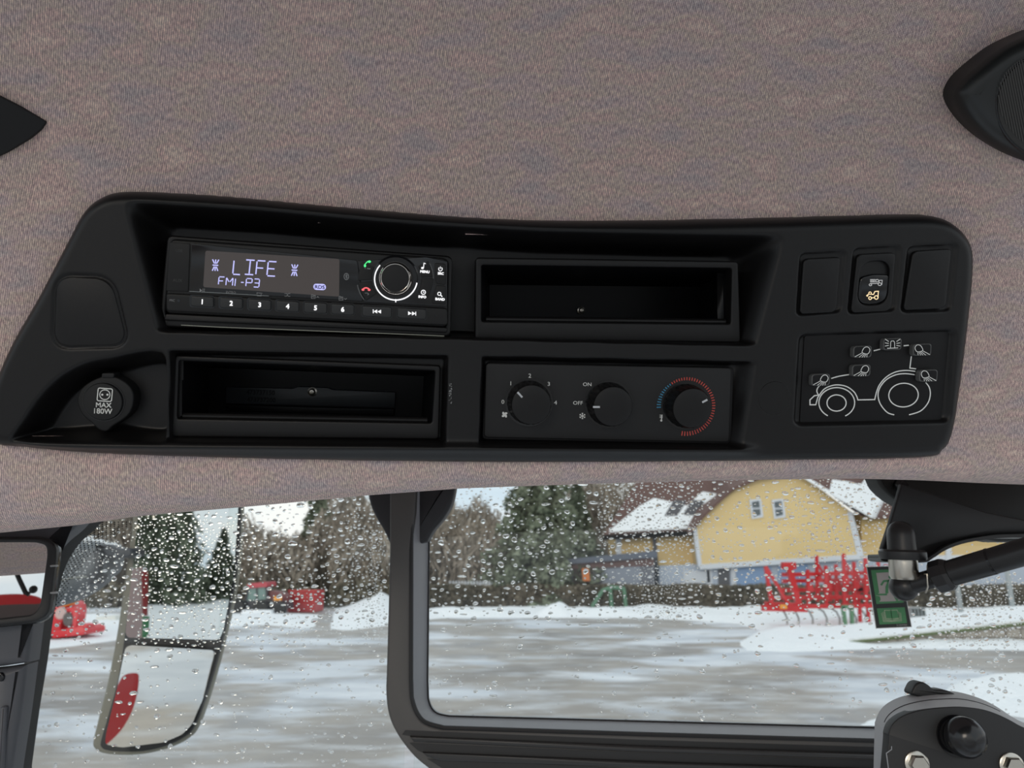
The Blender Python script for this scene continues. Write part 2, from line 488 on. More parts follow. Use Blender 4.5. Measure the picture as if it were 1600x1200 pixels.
# ================================================================ CEILING (fabric headliner)
OUT = spline([(-30, 640), (0, 552), (50, 462), (92, 382), (122, 327), (152, 303), (185, 295), (240, 296), (350, 303), (500, 317), (700, 334), (850, 341), (1000, 341),
              (1200, 337), (1400, 332), (1470, 334), (1506, 350), (1529, 380), (1533, 420), (1526, 500), (1512, 610), (1500, 680), (1484, 708), (1450, 720), (1250, 724), (1000, 727),
              (700, 727), (400, 722), (150, 714), (30, 704), (-20, 695)], 6, closed=True)
W_FAB = -0.012
edge_px = [(-900, 905), (-500, 872), (-200, 846), (0, 829), (130, 816), (230, 801), (400, 786), (580, 768), (720, 757), (900, 750), (1100, 744),
           (1300, 741), (1400, 744), (1500, 749), (1600, 753), (1800, 760), (2200, 775), (2600, 790)]
W_EDGE = -0.075
def build_ceiling():
    eu = np.array([FC.uv(x, y, W_EDGE) for x, y in edge_px]); fu = np.array([FC.uv(x, 716, W_FAB) for x in range(-900, 2601, 100)])
    U = np.concatenate([np.arange(-0.70, -0.5, 0.03), np.arange(-0.5, 0.55, 0.006), np.arange(0.55, 0.80, 0.03)])
    ve = np.interp(U, eu[:, 0], eu[:, 1]); v0 = np.interp(U, fu[:, 0], fu[:, 1])
    vb = FC.uv(800, 270, 0)[1]
    bend = math.pi / 2 - math.asin(-FC.n[2]); R = 0.42
    rows = []; svals = []
    V = []; UV = []
    # wrap-around rows towards the windscreen header, out of sight behind the roll
    for q in (0.45, 0.3, 0.12, 0.03):
        row = []
        for u, e in zip(U, ve):
            p = FC.W(u, e, W_EDGE); row.append(p + np.array([0, q, q * 0.27 + (0.012 if q > 0.05 else 0.004)]))
        V.append(row); UV.append([(u, -q - 0.1) for u in U])
    for r in np.linspace(1, 0, 14):
        row = []; a = r * math.pi / 2
        for u, e, z in zip(U, ve, v0):
            row.append(FC.W(u, z + (e - z) * math.sin(a), W_FAB + (W_EDGE - W_FAB) * (1 - math.cos(a))))
        V.append(row); UV.append([(u, -(z - e) * r * 1.4 + z) for u, e, z in zip(U, ve, v0)])
    vtop = vb + 0.02
    for k in range(1, 70):
        t = k / 69
        row = []
        for u, z in zip(U, v0):
            v = z + (vtop - z) * t
            w = W_FAB
            row.append((u, v, w))
        V.append([FC.W(*q) for q in row]); UV.append([(q[0], q[1]) for q in row])
    for k in range(1, 60):
        a = bend * k / 59
        V.append([FC.W(u, vtop + R * math.sin(a), W_FAB + R * (1 - math.cos(a))) for u in U]); UV.append([(u, vtop + R * a) for u in U])
    ve_, we_ = vtop + R * math.sin(bend), W_FAB + R * (1 - math.cos(bend))
    for q in (0.1, 0.25, 0.4, 0.55):
        V.append([FC.W(u, ve_ + q * math.cos(bend), we_ + q * math.sin(bend)) for u in U]); UV.append([(u, vtop + R * bend + q) for u in U])
    V = np.array(V); UV = np.array(UV)
    # soft creases: near the trim corner and below the speaker, and a slight quilting
    n = FC.n
    def bump(px, py, ru, rv, h, rot=0.0):
        c = FC.uv(px, py, W_FAB); du = UV[..., 0] - c[0]; dv = UV[..., 1] - c[1]
        a = du * math.cos(rot) + dv * math.sin(rot); b = -du * math.sin(rot) + dv * math.cos(rot)
        return (h * np.exp(-(a / ru) ** 2 - (b / rv) ** 2))[..., None] * n
    V = V + bump(150, 250, 0.055, 0.014, 0.004, -0.75) + bump(60, 225, 0.07, 0.03, -0.004, 0.3) + bump(1470, 150, 0.05, 0.09, -0.006, 0.3)
    V = V + bump(1540, 330, 0.02, 0.08, 0.005, 0.5) + bump(560, 60, 0.25, 0.05, 0.004) + bump(1000, 180, 0.3, 0.04, -0.003, 0.1)
    # opening cut in the fabric for the console
    oc = np.array([FC.uv(x, y, W_FAB) for x, y in OUT]); C = (V[:-1, :-1] + V[1:, 1:]) / 2 - FC.O
    s = sdf(C @ FC.eu, C @ FC.ev, oc); keep = ~((s > 0.012) & (np.abs(C @ FC.n - W_FAB) < 0.012))
    f = gridfaces(V.shape[0], V.shape[1], keep)[:, ::-1]
    o = fast_mesh('ceiling', V.reshape(-1, 3), f, M_FABRIC, uv=UV.reshape(-1, 2))
    struct(o, 'mottled pinkish grey woven fabric headliner wrapping the cab roof')
    # outer roof skin above the fabric
    o2 = MB().box((0.05, -0.02, 2.98), (1.5, 2.1, 0.02)).build('roof', M_PLASTIC_D); struct(o2, 'cab roof shell above the headliner')
build_ceiling()

# ================================================================ OVERHEAD CONSOLE
POCKETS = {
    'l': dict(outer=[(272, 555), (689, 571), (686, 687), (266, 683)], inner=[(279, 563), (680, 579), (675, 661), (276, 654)]),
    'r': dict(outer=[(743, 402), (1154, 408), (1158, 536), (742, 531)], inner=[(752, 414), (1144, 419), (1142, 506), (752, 502)]),
}
def build_console():
    root = thing('overhead_console', 'long black moulded overhead console with rounded ends set into the fabric headliner', 'console', FC.pt(780, 520, -0.02))
    st = 2.4
    X, Y = np.meshgrid(np.arange(-50, 1552, st), np.arange(280, 745, st))
    D = sdf(X, Y, OUT)
    R = 24.0
    q = np.clip(D / R, -0.6, 1)
    W = np.where(q >= 0, -0.014 * (1 - np.sqrt(np.clip(1 - (1 - q) ** 2, 0, 1))), -0.014 + q * 0.03)
    # raised lower lip along the bottom edge
    W = W + 0.004 * np.exp(-((Y - (700 + (X - 760) * 0.006)) / 7.0) ** 2) * sst((D - 4) / 10) * sst((X - 10) / 40) * sst((1200 - X) / 50)
    def recess(fields, depth, k=1.0):
        """fields: list of (distance inside, ramp width)"""
        t = None
        for d, r in fields:
            x = np.clip(d / r, -1, 2); t = x if t is None else -np.log(np.exp(-5 * t) + np.exp(-5 * x)) / 5
        return -depth * sst(t)
    def line(x0, y0, x1, y1):   # signed distance in pixels to the right-hand side
        dx, dy = x1 - x0, y1 - y0; l = math.hypot(dx, dy)
        return ((X - x0) * -dy + (Y - y0) * dx) / l
    ytop = np.interp(X, [150, 195, 400, 620, 850, 1050, 1230, 1300], [306, 311, 323, 343, 356, 361, 364, 366])
    W = W + recess([(Y - ytop, 34), (line(250, 545, 190, 310), 40), (line(1232, 360, 1186, 535), 48), (line(1192, 541, 246, 519), 9)], 0.036)
    # lower bays
    W = W + recess([(Y - (546 + (X - 262) * 0.018), 9), (line(258, 700, 262, 545), 8), (line(702, 560, 698, 700), 9), (line(700, 697, 255, 691), 7)], 0.013)
    W = W + recess([(Y - (555 + (X - 750) * 0.02), 9), (line(747, 700, 752, 555), 7), (line(1186, 560, 1163, 700), 26), (line(1170, 703, 740, 698), 7)], 0.013)
    # socket alcove
    arc = spline([(22, 700), (40, 655), (75, 608), (115, 578), (165, 563), (262, 560), (262, 692), (150, 694)], 6, closed=True)
    d = sdf(X, Y, arc)
    W = W + recess([(d + 6, 30), (line(256, 700, 256, 545) * 0 + (262 - X), 16), (692 + (X - 100) * 0.01 - Y, 9)], 0.024)
    # keypad bay and switch wells
    W = W + recess([(sdf(X, Y, rnd([(1247, 519), (1497, 512), (1487, 663), (1238, 668)], 14)), 9)], 0.0045)
    for w in ([(1249, 394), (1323, 390), (1316, 489), (1243, 495)], [(1333, 386), (1409, 382), (1401, 487), (1323, 492)], [(1418, 383), (1498, 379), (1487, 487), (1406, 490)]):
        W = W + recess([(sdf(X, Y, rnd(w, 10)), 4)], 0.0022)
    # groove round the blank cover
    bc = sdf(X, Y, rnd(BLANK, 26, 8))
    W = W - 0.0016 * np.exp(-(bc / 2.2) ** 2)
    d0 = 1.0 / (_A + _b * (X - 800) + _c * (Y - 600))
    base = EYE + d0[..., None] * (AF + AR * ((X - 800) / F_PX)[..., None] + AU * ((600 - Y) / F_PX)[..., None])
    V = base + W[..., None] * FC.n
    keep = (D[:-1, :-1] > -14) & (D[1:, 1:] > -14)
    for p in POCKETS.values():
        mid = [((a[0] + b[0]) / 2, (a[1] + b[1]) / 2) for a, b in zip(p['outer'], p['inner'])]
        s = sdf(X, Y, mid); keep &= ~(s[:-1, :-1] > 0)
    f = gridfaces(V.shape[0], V.shape[1], keep)[:, ::-1]
    body = fast_mesh('console_body', V.reshape(-1, 3), f, M_PLASTIC, root)
    prism(FC, rnd([(x + (3 if x < 140 else -3), y + (3 if y < 490 else -3)) for x, y in BLANK], 24, 8), 0.0003, -0.004, 0.0006).build('blank_cover', M_PLASTIC, root)['label'] = 'rounded square blanking cover'
    c = FC.uv(1210, 622, 0)
    MB().lathe(FC.W(c[0], c[1], -0.002), FC.n, [(0.0126, 0), (0.0126, 0.0019), (0.0122, 0.0024), (0, 0.0025)], 40).build('plug', M_PLASTIC, root)['label'] = 'flat round plug'
    MB().lathe(FC.W(c[0], c[1], -0.002), FC.n, [(0.0131, 0), (0.0131, 0.00205), (0.0126, 0.00205)], 40).build('plug_seat', M_GLOSS, root)
    # scuffs where paint has rubbed off beside the left pocket
    mb = MB()
    for i in range(26):
        x, y = 704 + random.uniform(-2.5, 2.5), 598 + random.random() * 32
        r = random.uniform(0.3, 0.9); fill(FC, ell(x, y, r, r * 1.5, n=6), 0.0007, mb)
    mb.build('scuff', M_GREYP, root)
BLANK = [(86, 429), (176, 433), (202, 541), (82, 544)]
build_console()

# ================================================================ RADIO
def zr(x, y): return (240 + 0.3 * x, 340 + 0.3 * y)
def Z(pts): return [zr(*p) for p in pts]
SEG = {'L': [[(0, 0), (0, 1), (1, 1)]], 'I': [[(0, 0), (1, 0)], [(.5, 0), (.5, 1)], [(0, 1), (1, 1)]],
       'F': [[(1, 0), (0, 0), (0, 1)], [(0, .5), (.8, .5)]], 'E': [[(1, 0), (0, 0), (0, 1), (1, 1)], [(0, .5), (.85, .5)]],
       'M': [[(0, 1), (0, 0), (.45, .55)], [(.55, .55), (1, 0), (1, 1)]], '1': [[(.5, 0), (.5, 1)]], '-': [[(0, .5), (1, .5)]],
       'P': [[(0, 1), (0, 0), (1, 0), (1, .5), (0, .5)]], '3': [[(0, 0), (1, 0), (1, 1), (0, 1)], [(.1, .5), (1, .5)]],
       '*': [[(.0, 0), (.35, .38)], [(.5, 0), (.5, .4)], [(1, 0), (.65, .38)], [(0, .5), (1, .5)], [(.35, .6), (.05, 1)], [(.5, .6), (.5, 1)], [(.65, .6), (.95, 1)]]}
def build_radio():
    root = thing('car_radio', 'black car radio with lit display reading LIFE and a round volume knob', 'radio', FC.pt(478, 448, -0.02))
    outer = rnd([(261, 367), (707, 400), (704, 527), (247, 511)], [9, 9, 9, 14]); inner = rnd([(270, 377), (698, 407), (696, 512), (258, 494)], [6, 6, 6, 6])
    ring(FC, outer, inner, -0.008, -0.040, 0.0016).build('sleeve', M_PLASTIC, root)
    prism(FC, rnd([(266, 372), (702, 403), (699, 516), (254, 498)], 8), -0.014, -0.039).build('chassis', M_PLASTIC_D, root)
    prism(FC, rnd([(265, 373), (699, 403), (700, 511), (257, 489)], 9), -0.004, -0.014, 0.0018, 4).build('faceplate', M_FACE, root)
    # bright edge of the trim plate under the radio
    stroke(FC, [(283, 508), (340, 511), (470, 516), (600, 521), (694, 525)], 1.1, -0.0074).build('trim_strip', mat('bright trim', (0.34, 0.34, 0.28), 0.3, metal=0.7), root)
    # lower lip of the bezel
    prism(FC, rnd(Z([(62, 500), (1530, 572), (1528, 600), (50, 535)]), 3), -0.005, -0.013, 0.001).build('lower_lip', M_PLASTIC, root)
    # AUX flap
    prism(FC, rnd(Z([(82, 128), (190, 135), (180, 385), (66, 382)]), 2), -0.0034, -0.006, 0.0004).build('socket_flap', M_FACE, root)
    text(FC, 'AUX', *zr(125, 327), 5, -0.0032, 3).build('lettering', mat('embossed print', (0.05, 0.05, 0.05), 0.6), root)
    text(FC, 'USB', *zr(133, 172), 4.4, -0.0032, 3).build('lettering', MATS['embossed print'], root)
    # display
    glass = prism(FC, rnd(Z([(198, 132), (1060, 222), (1090, 436), (186, 384)]), 3), -0.0031, -0.006, 0.0003)
    g = glass.build('display', M_GLOSS, root)
    prism(FC, rnd(Z([(270, 172), (968, 216), (966, 412), (258, 362)]), 3), -0.0028, -0.0040).build('screen', M_LCD, g)
    stroke(FC, Z([(186, 384), (330, 392), (600, 408)]), 0.8, -0.0027).build('display_edge', mat('clear edge', (0.3, 0.32, 0.32), 0.3), g)
    wT = -0.0025; mb = MB()
    def seg(ch, x, y, w, h, wd, sh=0.10, slope=0.055):
        for pl in SEG[ch]:
            pts = []
            for i in range(len(pl) - 1):       # broken at every joint like display segments
                a, b = np.array(pl[i], float), np.array(pl[i + 1], float); a2, b2 = a + (b - a) * 0.06, b - (b - a) * 0.06
                q = [zr(x + p[0] * w - (p[1] - 1) * sh * h, y + p[1] * h + p[0] * w * slope) for p in (a2, b2)]
                stroke(FC, q, wd, wT, mb=mb)
    for ch, x, y, w in (('L', 412, 220, 40), ('I', 472, 220, 50), ('F', 532, 224, 46), ('E', 590, 228, 45)): seg(ch, x, y, w, 75, 1.9)
    for x, y in ((303, 216), (715, 242)): seg('*', x, y, 34, 62, 1.7, 0.06)
    for ch, x, y, w in (('F', 337, 308, 30), ('M', 376, 312, 34), ('1', 408, 315, 30), ('-', 452, 316, 16), ('P', 480, 317, 30), ('3', 520, 319, 28)): seg(ch, x, y, w, 42, 1.5)
    mb.build('readout', M_LCDT, g)
    fill(FC, rnd(Z([(832, 344), (897, 346), (898, 378), (833, 376)]), 4.5), wT).build('rds_mark', M_LCDT, g)
    text(FC, 'RDS', *zr(865, 361), 5.4, wT + 0.0002, 3, 1.15, bold=0.4).build('rds_letters', mat('display dark letters', (0.02, 0.02, 0.10), 0.5), g)
    # key strip
    prism(FC, rnd(Z([(62, 392), (1530, 470), (1532, 562), (64, 487)]), 5), -0.0022, -0.012, 0.0014, 4).build('key_strip', M_FACE, root)
    def key(cx, cy, w, h, sym=None, num=None):
        cx, cy = zr(cx, cy); w *= .15; h *= .15; s = 0.052
        poly = rnd([(cx - w, cy - h - w * s), (cx + w, cy - h + w * s), (cx + w, cy + h + w * s), (cx - w, cy + h - w * s)], 3.5)
        prism(FC, [(cx + (x - cx) * 1.10, cy + (y - cy) * 1.16) for x, y in poly], -0.00205, -0.004).build('key_gap', M_GLOSS, root)
        k = prism(FC, poly, -0.0006, -0.004, 0.0009, 4).build('key', M_KEY, root, sharp=60)
        if num: text(FC, num, cx, cy, 7.2, -0.0003, 3, bold=0.7).build('numeral', M_LITW, k)
        if sym:
            m = MB()
            for tx in (-5, 1) if sym < 0 else (-5.5, .5):
                a = [(tx, 0), (tx + 5.5, -3), (tx + 5.5, 3)] if sym < 0 else [(tx, -3), (tx + 5.5, 0), (tx, 3)]
                fill(FC, [(cx + x, cy + y + x * s) for x, y in a], -0.0003, m)
            bx = -5.7 if sym < 0 else 6.4
            stroke(FC, [(cx + bx, cy - 3 + bx * s), (cx + bx, cy + 3 + bx * s)], 1.2, -0.0003, mb=m)
            m.build('skip_symbol', M_LITW, k)
    for i, (x, y) in enumerate([(252, 437), (403, 445), (551, 453), (697, 461), (842, 469), (984, 477)]): key(x, y, 118, 56, num=str(i + 1))
    key(1163, 489, 152, 56, sym=-1); key(1344, 499, 148, 54, sym=1)
    m = MB(); wI = -0.0020
    text(FC, 'INTRO', *zr(403, 389), 3.6, -0.0026, 3, mb=m); text(FC, 'MIC', *zr(97, 431), 3.6, wI, 3, mb=m)
    x, y = zr(250, 379); fill(FC, [(x - 3, y - 3), (x + 1, y), (x - 3, y + 3)], -0.0026, m)
    for dx in (2.2, 4.6): stroke(FC, [(x + dx, y - 3), (x + dx, y + 3.2)], .9, -0.0026, mb=m)
    x, y = zr(552, 397); stroke(FC, [(x - 4, y + 1), (x - 4, y - 1.5), (x + 3, y - 1), (x + 4.5, y - 1)], .8, -0.0026, mb=m); stroke(FC, [(x - 4, y + 3), (x + 2.5, y + 3.4), (x + 2.5, y + .6)], .8, -0.0026, mb=m)
    x, y = zr(697, 402); stroke(FC, [(x - 4.5, y - 2), (x - 1, y - 2), (x + 1.5, y + 2.4), (x + 4.5, y + 2.4)], .8, -0.0026, mb=m); stroke(FC, [(x - 4.5, y + 2), (x - 1, y + 2), (x + 1.5, y - 2), (x + 4.5, y - 2)], .8, -0.0026, mb=m)
    for (a, b, s) in ((832, 411, -1), (976, 420, 1)):
        x, y = zr(a, b); stroke(FC, [(x - 3, y - 3), (x - 1, y - 3), (x, y - 2), (x + 3, y - 2), (x + 3, y + 3), (x - 3, y + 3)], .8, -0.0026, True, m)
        stroke(FC, [(x + 5, y + 1 - s), (x + 7, y + 1 + s), (x + 9, y + 1 - s)], .8, -0.0026, mb=m)
        for k in (-1, 0.6): stroke(FC, [(x - 2, y + k), (x + 2, y + k)], .7, -0.0026, mb=m)
    x, y = zr(1004, 307); stroke(FC, ell(x, y, 3.6, 5, n=16), .9, -0.0026, True, m)
    stroke(FC, [(x - 1.6, y - 1.8), (x + 1.6, y + 1.6), (x, y + 3.4), (x, y - 3.4), (x + 1.6, y - 1.6), (x - 1.6, y + 1.8)], .7, -0.0026, mb=m)
    m.build('lettering', M_GREYP, root)
    for x, y, r in ((131, 433, 0.0010), (1472, 511, 0.0007)):
        c = FC.uv(*zr(x, y), -0.0022); MB().lathe(FC.W(c[0], c[1], -0.0021), FC.n, [(r, 0), (r, 0.00012), (0, 0.00012)], 14).build('pinhole', M_GLOSS, root)
    # right hand control cluster
    kc = zr(1262, 318)
    cl = rnd(Z([(1062, 225), (1420, 205), (1530, 228), (1528, 462), (1095, 440)]), 2)
    prism(FC, cl, -0.0030, -0.006, 0.0003).build('key_field', M_GLOSS, root)
    def sector(pts, nm='soft_key'): return prism(FC, pts, -0.0022, -0.004, 0.0005).build(nm, M_FACE, root, sharp=60)
    cc = (kc[0], kc[1])
    def annul(a0, a1, r0, r1):
        return ell(cc[0], cc[1], r1, r1 * .95, a0, a1, 9) + ell(cc[0], cc[1], r0, r0 * .98, a1, a0, 9)
    ks = [sector(annul(152, 183, 38, 59)), sector(annul(186, 218, 38, 59)), sector(annul(3, 30, 40, 58)), sector(annul(-32, 0, 40, 58))]
    ks += [sector(rnd(Z([(1462, 235), (1522, 240), (1522, 350), (1472, 345)]), 3)), sector(rnd(Z([(1472, 352), (1522, 356), (1522, 452), (1448, 446)]), 3))]
    stroke(FC, ell(cc[0], cc[1], 61, 57, 190, 215, 12), 1.6, -0.0020).build('arc_line', mat('grey edge', (0.12, 0.12, 0.12), 0.4), root)
    stroke(FC, ell(cc[0], cc[1], 58.5, 55, 0, 26, 12), 1.1, -0.0020).build('arc_line', MATS['grey edge'], root)
    wS = -0.0018
    # phone symbols
    x, y = zr(1112, 240); m = MB(); stroke(FC, [(x + 5, y - 4), (x + 1, y - 3.4), (x - 2.6, y), (x - 4, y + 4.4)], 1.5, wS, mb=m)
    fill(FC, ell(x + 3.6, y - 3.2, 2.4, 1.9, n=12), wS, m); fill(FC, ell(x - 3.3, y + 3.2, 1.8, 2.5, n=12), wS, m); m.build('answer_symbol', M_LITG, ks[0])
    x, y = zr(1106, 372); m = MB(); stroke(FC, [(x - 5.4, y + 1.6), (x - 3, y - 1.2), (x + .4, y - 2), (x + 4, y - .8), (x + 6, y + 2)], 1.9, wS, mb=m)
    fill(FC, ell(x - 4.6, y + 1, 2.2, 1.7, n=12), wS, m); fill(FC, ell(x + 5, y + 1.3, 2.2, 1.7, n=12), wS, m); m.build('hang_up_symbol', M_LITR, ks[1])
    m = MB(); x, y = zr(1112, 265); stroke(FC, [(x - 4, y), (x - 2, y)], .9, wS, mb=m); stroke(FC, [(x, y), (x + 5, y + .5)], 1.4, wS, mb=m)
    x, y = zr(1110, 396); stroke(FC, [(x - 3, y - 1), (x + 2, y - .8), (x + 3, y + 1), (x + 1, y + 2)], .9, wS, mb=m); m.build('small_marks', M_GREYP, root)
    def sym(parent, label_, x, y, w):
        return text(FC, label_, *zr(x, y), 3.7, wS, 4, 1.0, bold=0.5)
    m = sym(None, 'MENU', 1412, 281, 0); x, y = zr(1407, 252); fill(FC, ell(x - 2, y + 3.2, 2.2, 1.8, n=12), wS, m); stroke(FC, [(x - .3, y + 3), (x + .3, y - 4.4), (x + 3.2, y - 3.4)], 1.2, wS, mb=m); m.build('lettering', M_LITW, ks[2])
    m = sym(None, 'INFO', 1399, 412, 0); x, y = zr(1405, 389); stroke(FC, ell(x, y, 3.3, 3.3, n=18), 1.2, wS, True, m); stroke(FC, [(x, y - 2), (x, y + .3), (x + 1.7, y + .3)], .9, wS, mb=m); m.build('lettering', M_LITW, ks[3])
    m = sym(None, 'SRC', 1495, 290, 0); x, y = zr(1494, 268); stroke(FC, ell(x, y, 2.9, 2.9, 125, 415, 16), 1.1, wS, mb=m); stroke(FC, [(x, y - 4), (x, y - .4)], 1.0, wS, mb=m); m.build('lettering', M_LITW, ks[4])
    m = sym(None, 'BAND', 1491, 424, 0); x, y = zr(1490, 399); stroke(FC, ell(x - .6, y - .6, 2.5, 2.5, n=16), 1.2, wS, True, m); stroke(FC, [(x + 1.4, y + 1.4), (x + 4.2, y + 4)], 1.5, wS, mb=m); m.build('lettering', M_LITW, ks[5])
    # volume knob
    c = FC.uv(*kc, -0.003); O = FC.W(c[0], c[1], -0.003); r = 0.0120
    MB().lathe(O, FC.n, [(0.0160, -.002), (0.0160, 0.0006), (0.0150, 0.0010), (0.0146, 0.0004)], 64).build('knob_collar', M_GLOSS, root)
    m = MB(); stroke(FC, ell(kc[0], kc[1] + .8, 33.3, 32.6, 138, 350, 44), 2.0, -0.0016, mb=m); stroke(FC, [(kc[0] - .3, kc[1] + 32), (kc[0] - .3, kc[1] + 37)], 1.6, -0.0016, mb=m)
    m.build('lit_ring', M_LITW, root)
    kn = MB().lathe(O, FC.n, [(r, -.002), (r, 0.001), (r * 0.97, 0.0030), (r * .92, 0.0060), (r * .86, 0.0082), (r * .81, 0.0090), (r * .78, 0.0088)], 64).build('volume_knob', M_CHROME, root)
    MB().lathe(O, FC.n, [(r * .775, 0.0075), (r * .775, 0.0089), (r * .74, 0.0093), (r * .5, 0.0096), (0, 0.0097)], 56).build('knob_cap', M_FACE, kn)
build_radio()

# ================================================================ STORAGE POCKETS
def build_pocket(key, label, vp, back_d, wf):
    p = POCKETS[key]
    root = thing('storage_pocket', label, 'storage pocket', FC.pt(*p['outer'][0], wf), 'open storage pockets in the overhead console')
    ring(FC, rnd(p['outer'], 6), rnd(p['inner'], 4), wf, wf - 0.012, 0.0014).build('bezel', M_PLASTIC, root)
    dr = unit(ray(*vp)); q = [FC.pt(*a, wf - 0.001) for a in p['inner']]
    L = back_d / abs(np.dot(dr, FC.n)); c = sum(q) / 4
    qb = [a + dr * L for a in q]; t = 0.0012
    mb = MB()
    ex = lambda pts, k: [c2 + (a - c2) * k for c2 in [sum(pts) / 4] for a in pts]
    qo, qbo = [a + (a - c) * 0.03 for a in q], [a + (a - sum(qb) / 4) * 0.03 for a in qb]
    for i in range(4):
        j = (i + 1) % 4; mb.hexa([q[i], q[j], qb[j], qb[i]], [qo[i], qo[j], qbo[j], qbo[i]])
    mb.hexa(qb, [a + dr * t for a in qbo]).build('tray', M_SLOT, root, smooth=False)
    # ledge bar across the mouth
    bl, br = q[3], q[2]; up = (q[0] - q[3]) * 0.10
    rr = unit(br - bl)
    a, b = bl + rr * 0.003 + up * 0.5 + dr * 0.006, br - rr * 0.003 + up * 0.5 + dr * 0.006
    MB().tube([a, b], [0.0022, 0.0022], 10).build('ledge', M_PLASTIC, root)
    return root, q, qb, dr, L
r1, q, qb, dr, L = build_pocket('l', 'empty black storage pocket below the radio with a number strip inside', (571, 632), 0.105, -0.0085)
bx = unit(qb[2] - qb[3]); by = unit(qb[0] - qb[3]); by = unit(by - bx * (bx @ by)); bn = np.cross(bx, by)
class BackFrame(Frame):
    def __init__(s, O, eu, ev): s.O = O; s.eu = eu; s.ev = ev; s.n = np.cross(eu, ev)
FB = BackFrame(qb[3], bx, by)
prism(FB, rnd([(353, 605), (458, 607), (466, 604), (512, 606), (520, 609), (618, 613), (617, 637), (500, 634), (353, 630)], 1), 0.004, 0.0, 0.0005).build('label_strip', mat('inner strip', (0.030, 0.034, 0.038), 0.4), r1)
m = text(FB, '473737150', 407, 613, 7, 0.0042, 1.5, 1.0, bold=0.4); text(FB, '473737200', 408, 624.5, 7, 0.0042, 1.5, 1.0, mb=m, bold=0.4)
m.build('moulded_number', mat('moulded digits', (0.004, 0.004, 0.005), 0.6), r1)
def screw(fr, px, py, w, root, r=0.0026):
    O = fr.pt(px, py, w)
    s = MB().lathe(O, fr.n, [(r * 1.5, 0), (r * 1.5, 0.0006), (r * 1.05, 0.001), (r, 0.0022), (r * .7, 0.0034), (r * .3, 0.0036), (r * .3, 0.0022), (0, 0.0022)], 28).build('screw', M_STEEL, root)
screw(FB, 488, 612, 0.004, r1)
prism(FB, rnd([(353, 632), (617, 639), (616, 650), (353, 643)], 2), 0.003, 0.0, 0.001).build('floor_lip', M_SLOT, r1)
r2, q, qb, dr, L = build_pocket('r', 'empty black storage pocket to the right of the radio above the heater knobs', (830, 600), 0.105, -0.0105)
bx = unit(qb[2] - qb[3]); by = unit(qb[0] - qb[3]); by = unit(by - bx * (bx @ by))
FB2 = BackFrame(qb[3], bx, by)
screw(FB2, 908, 485, 0.002, r2, 0.0022)

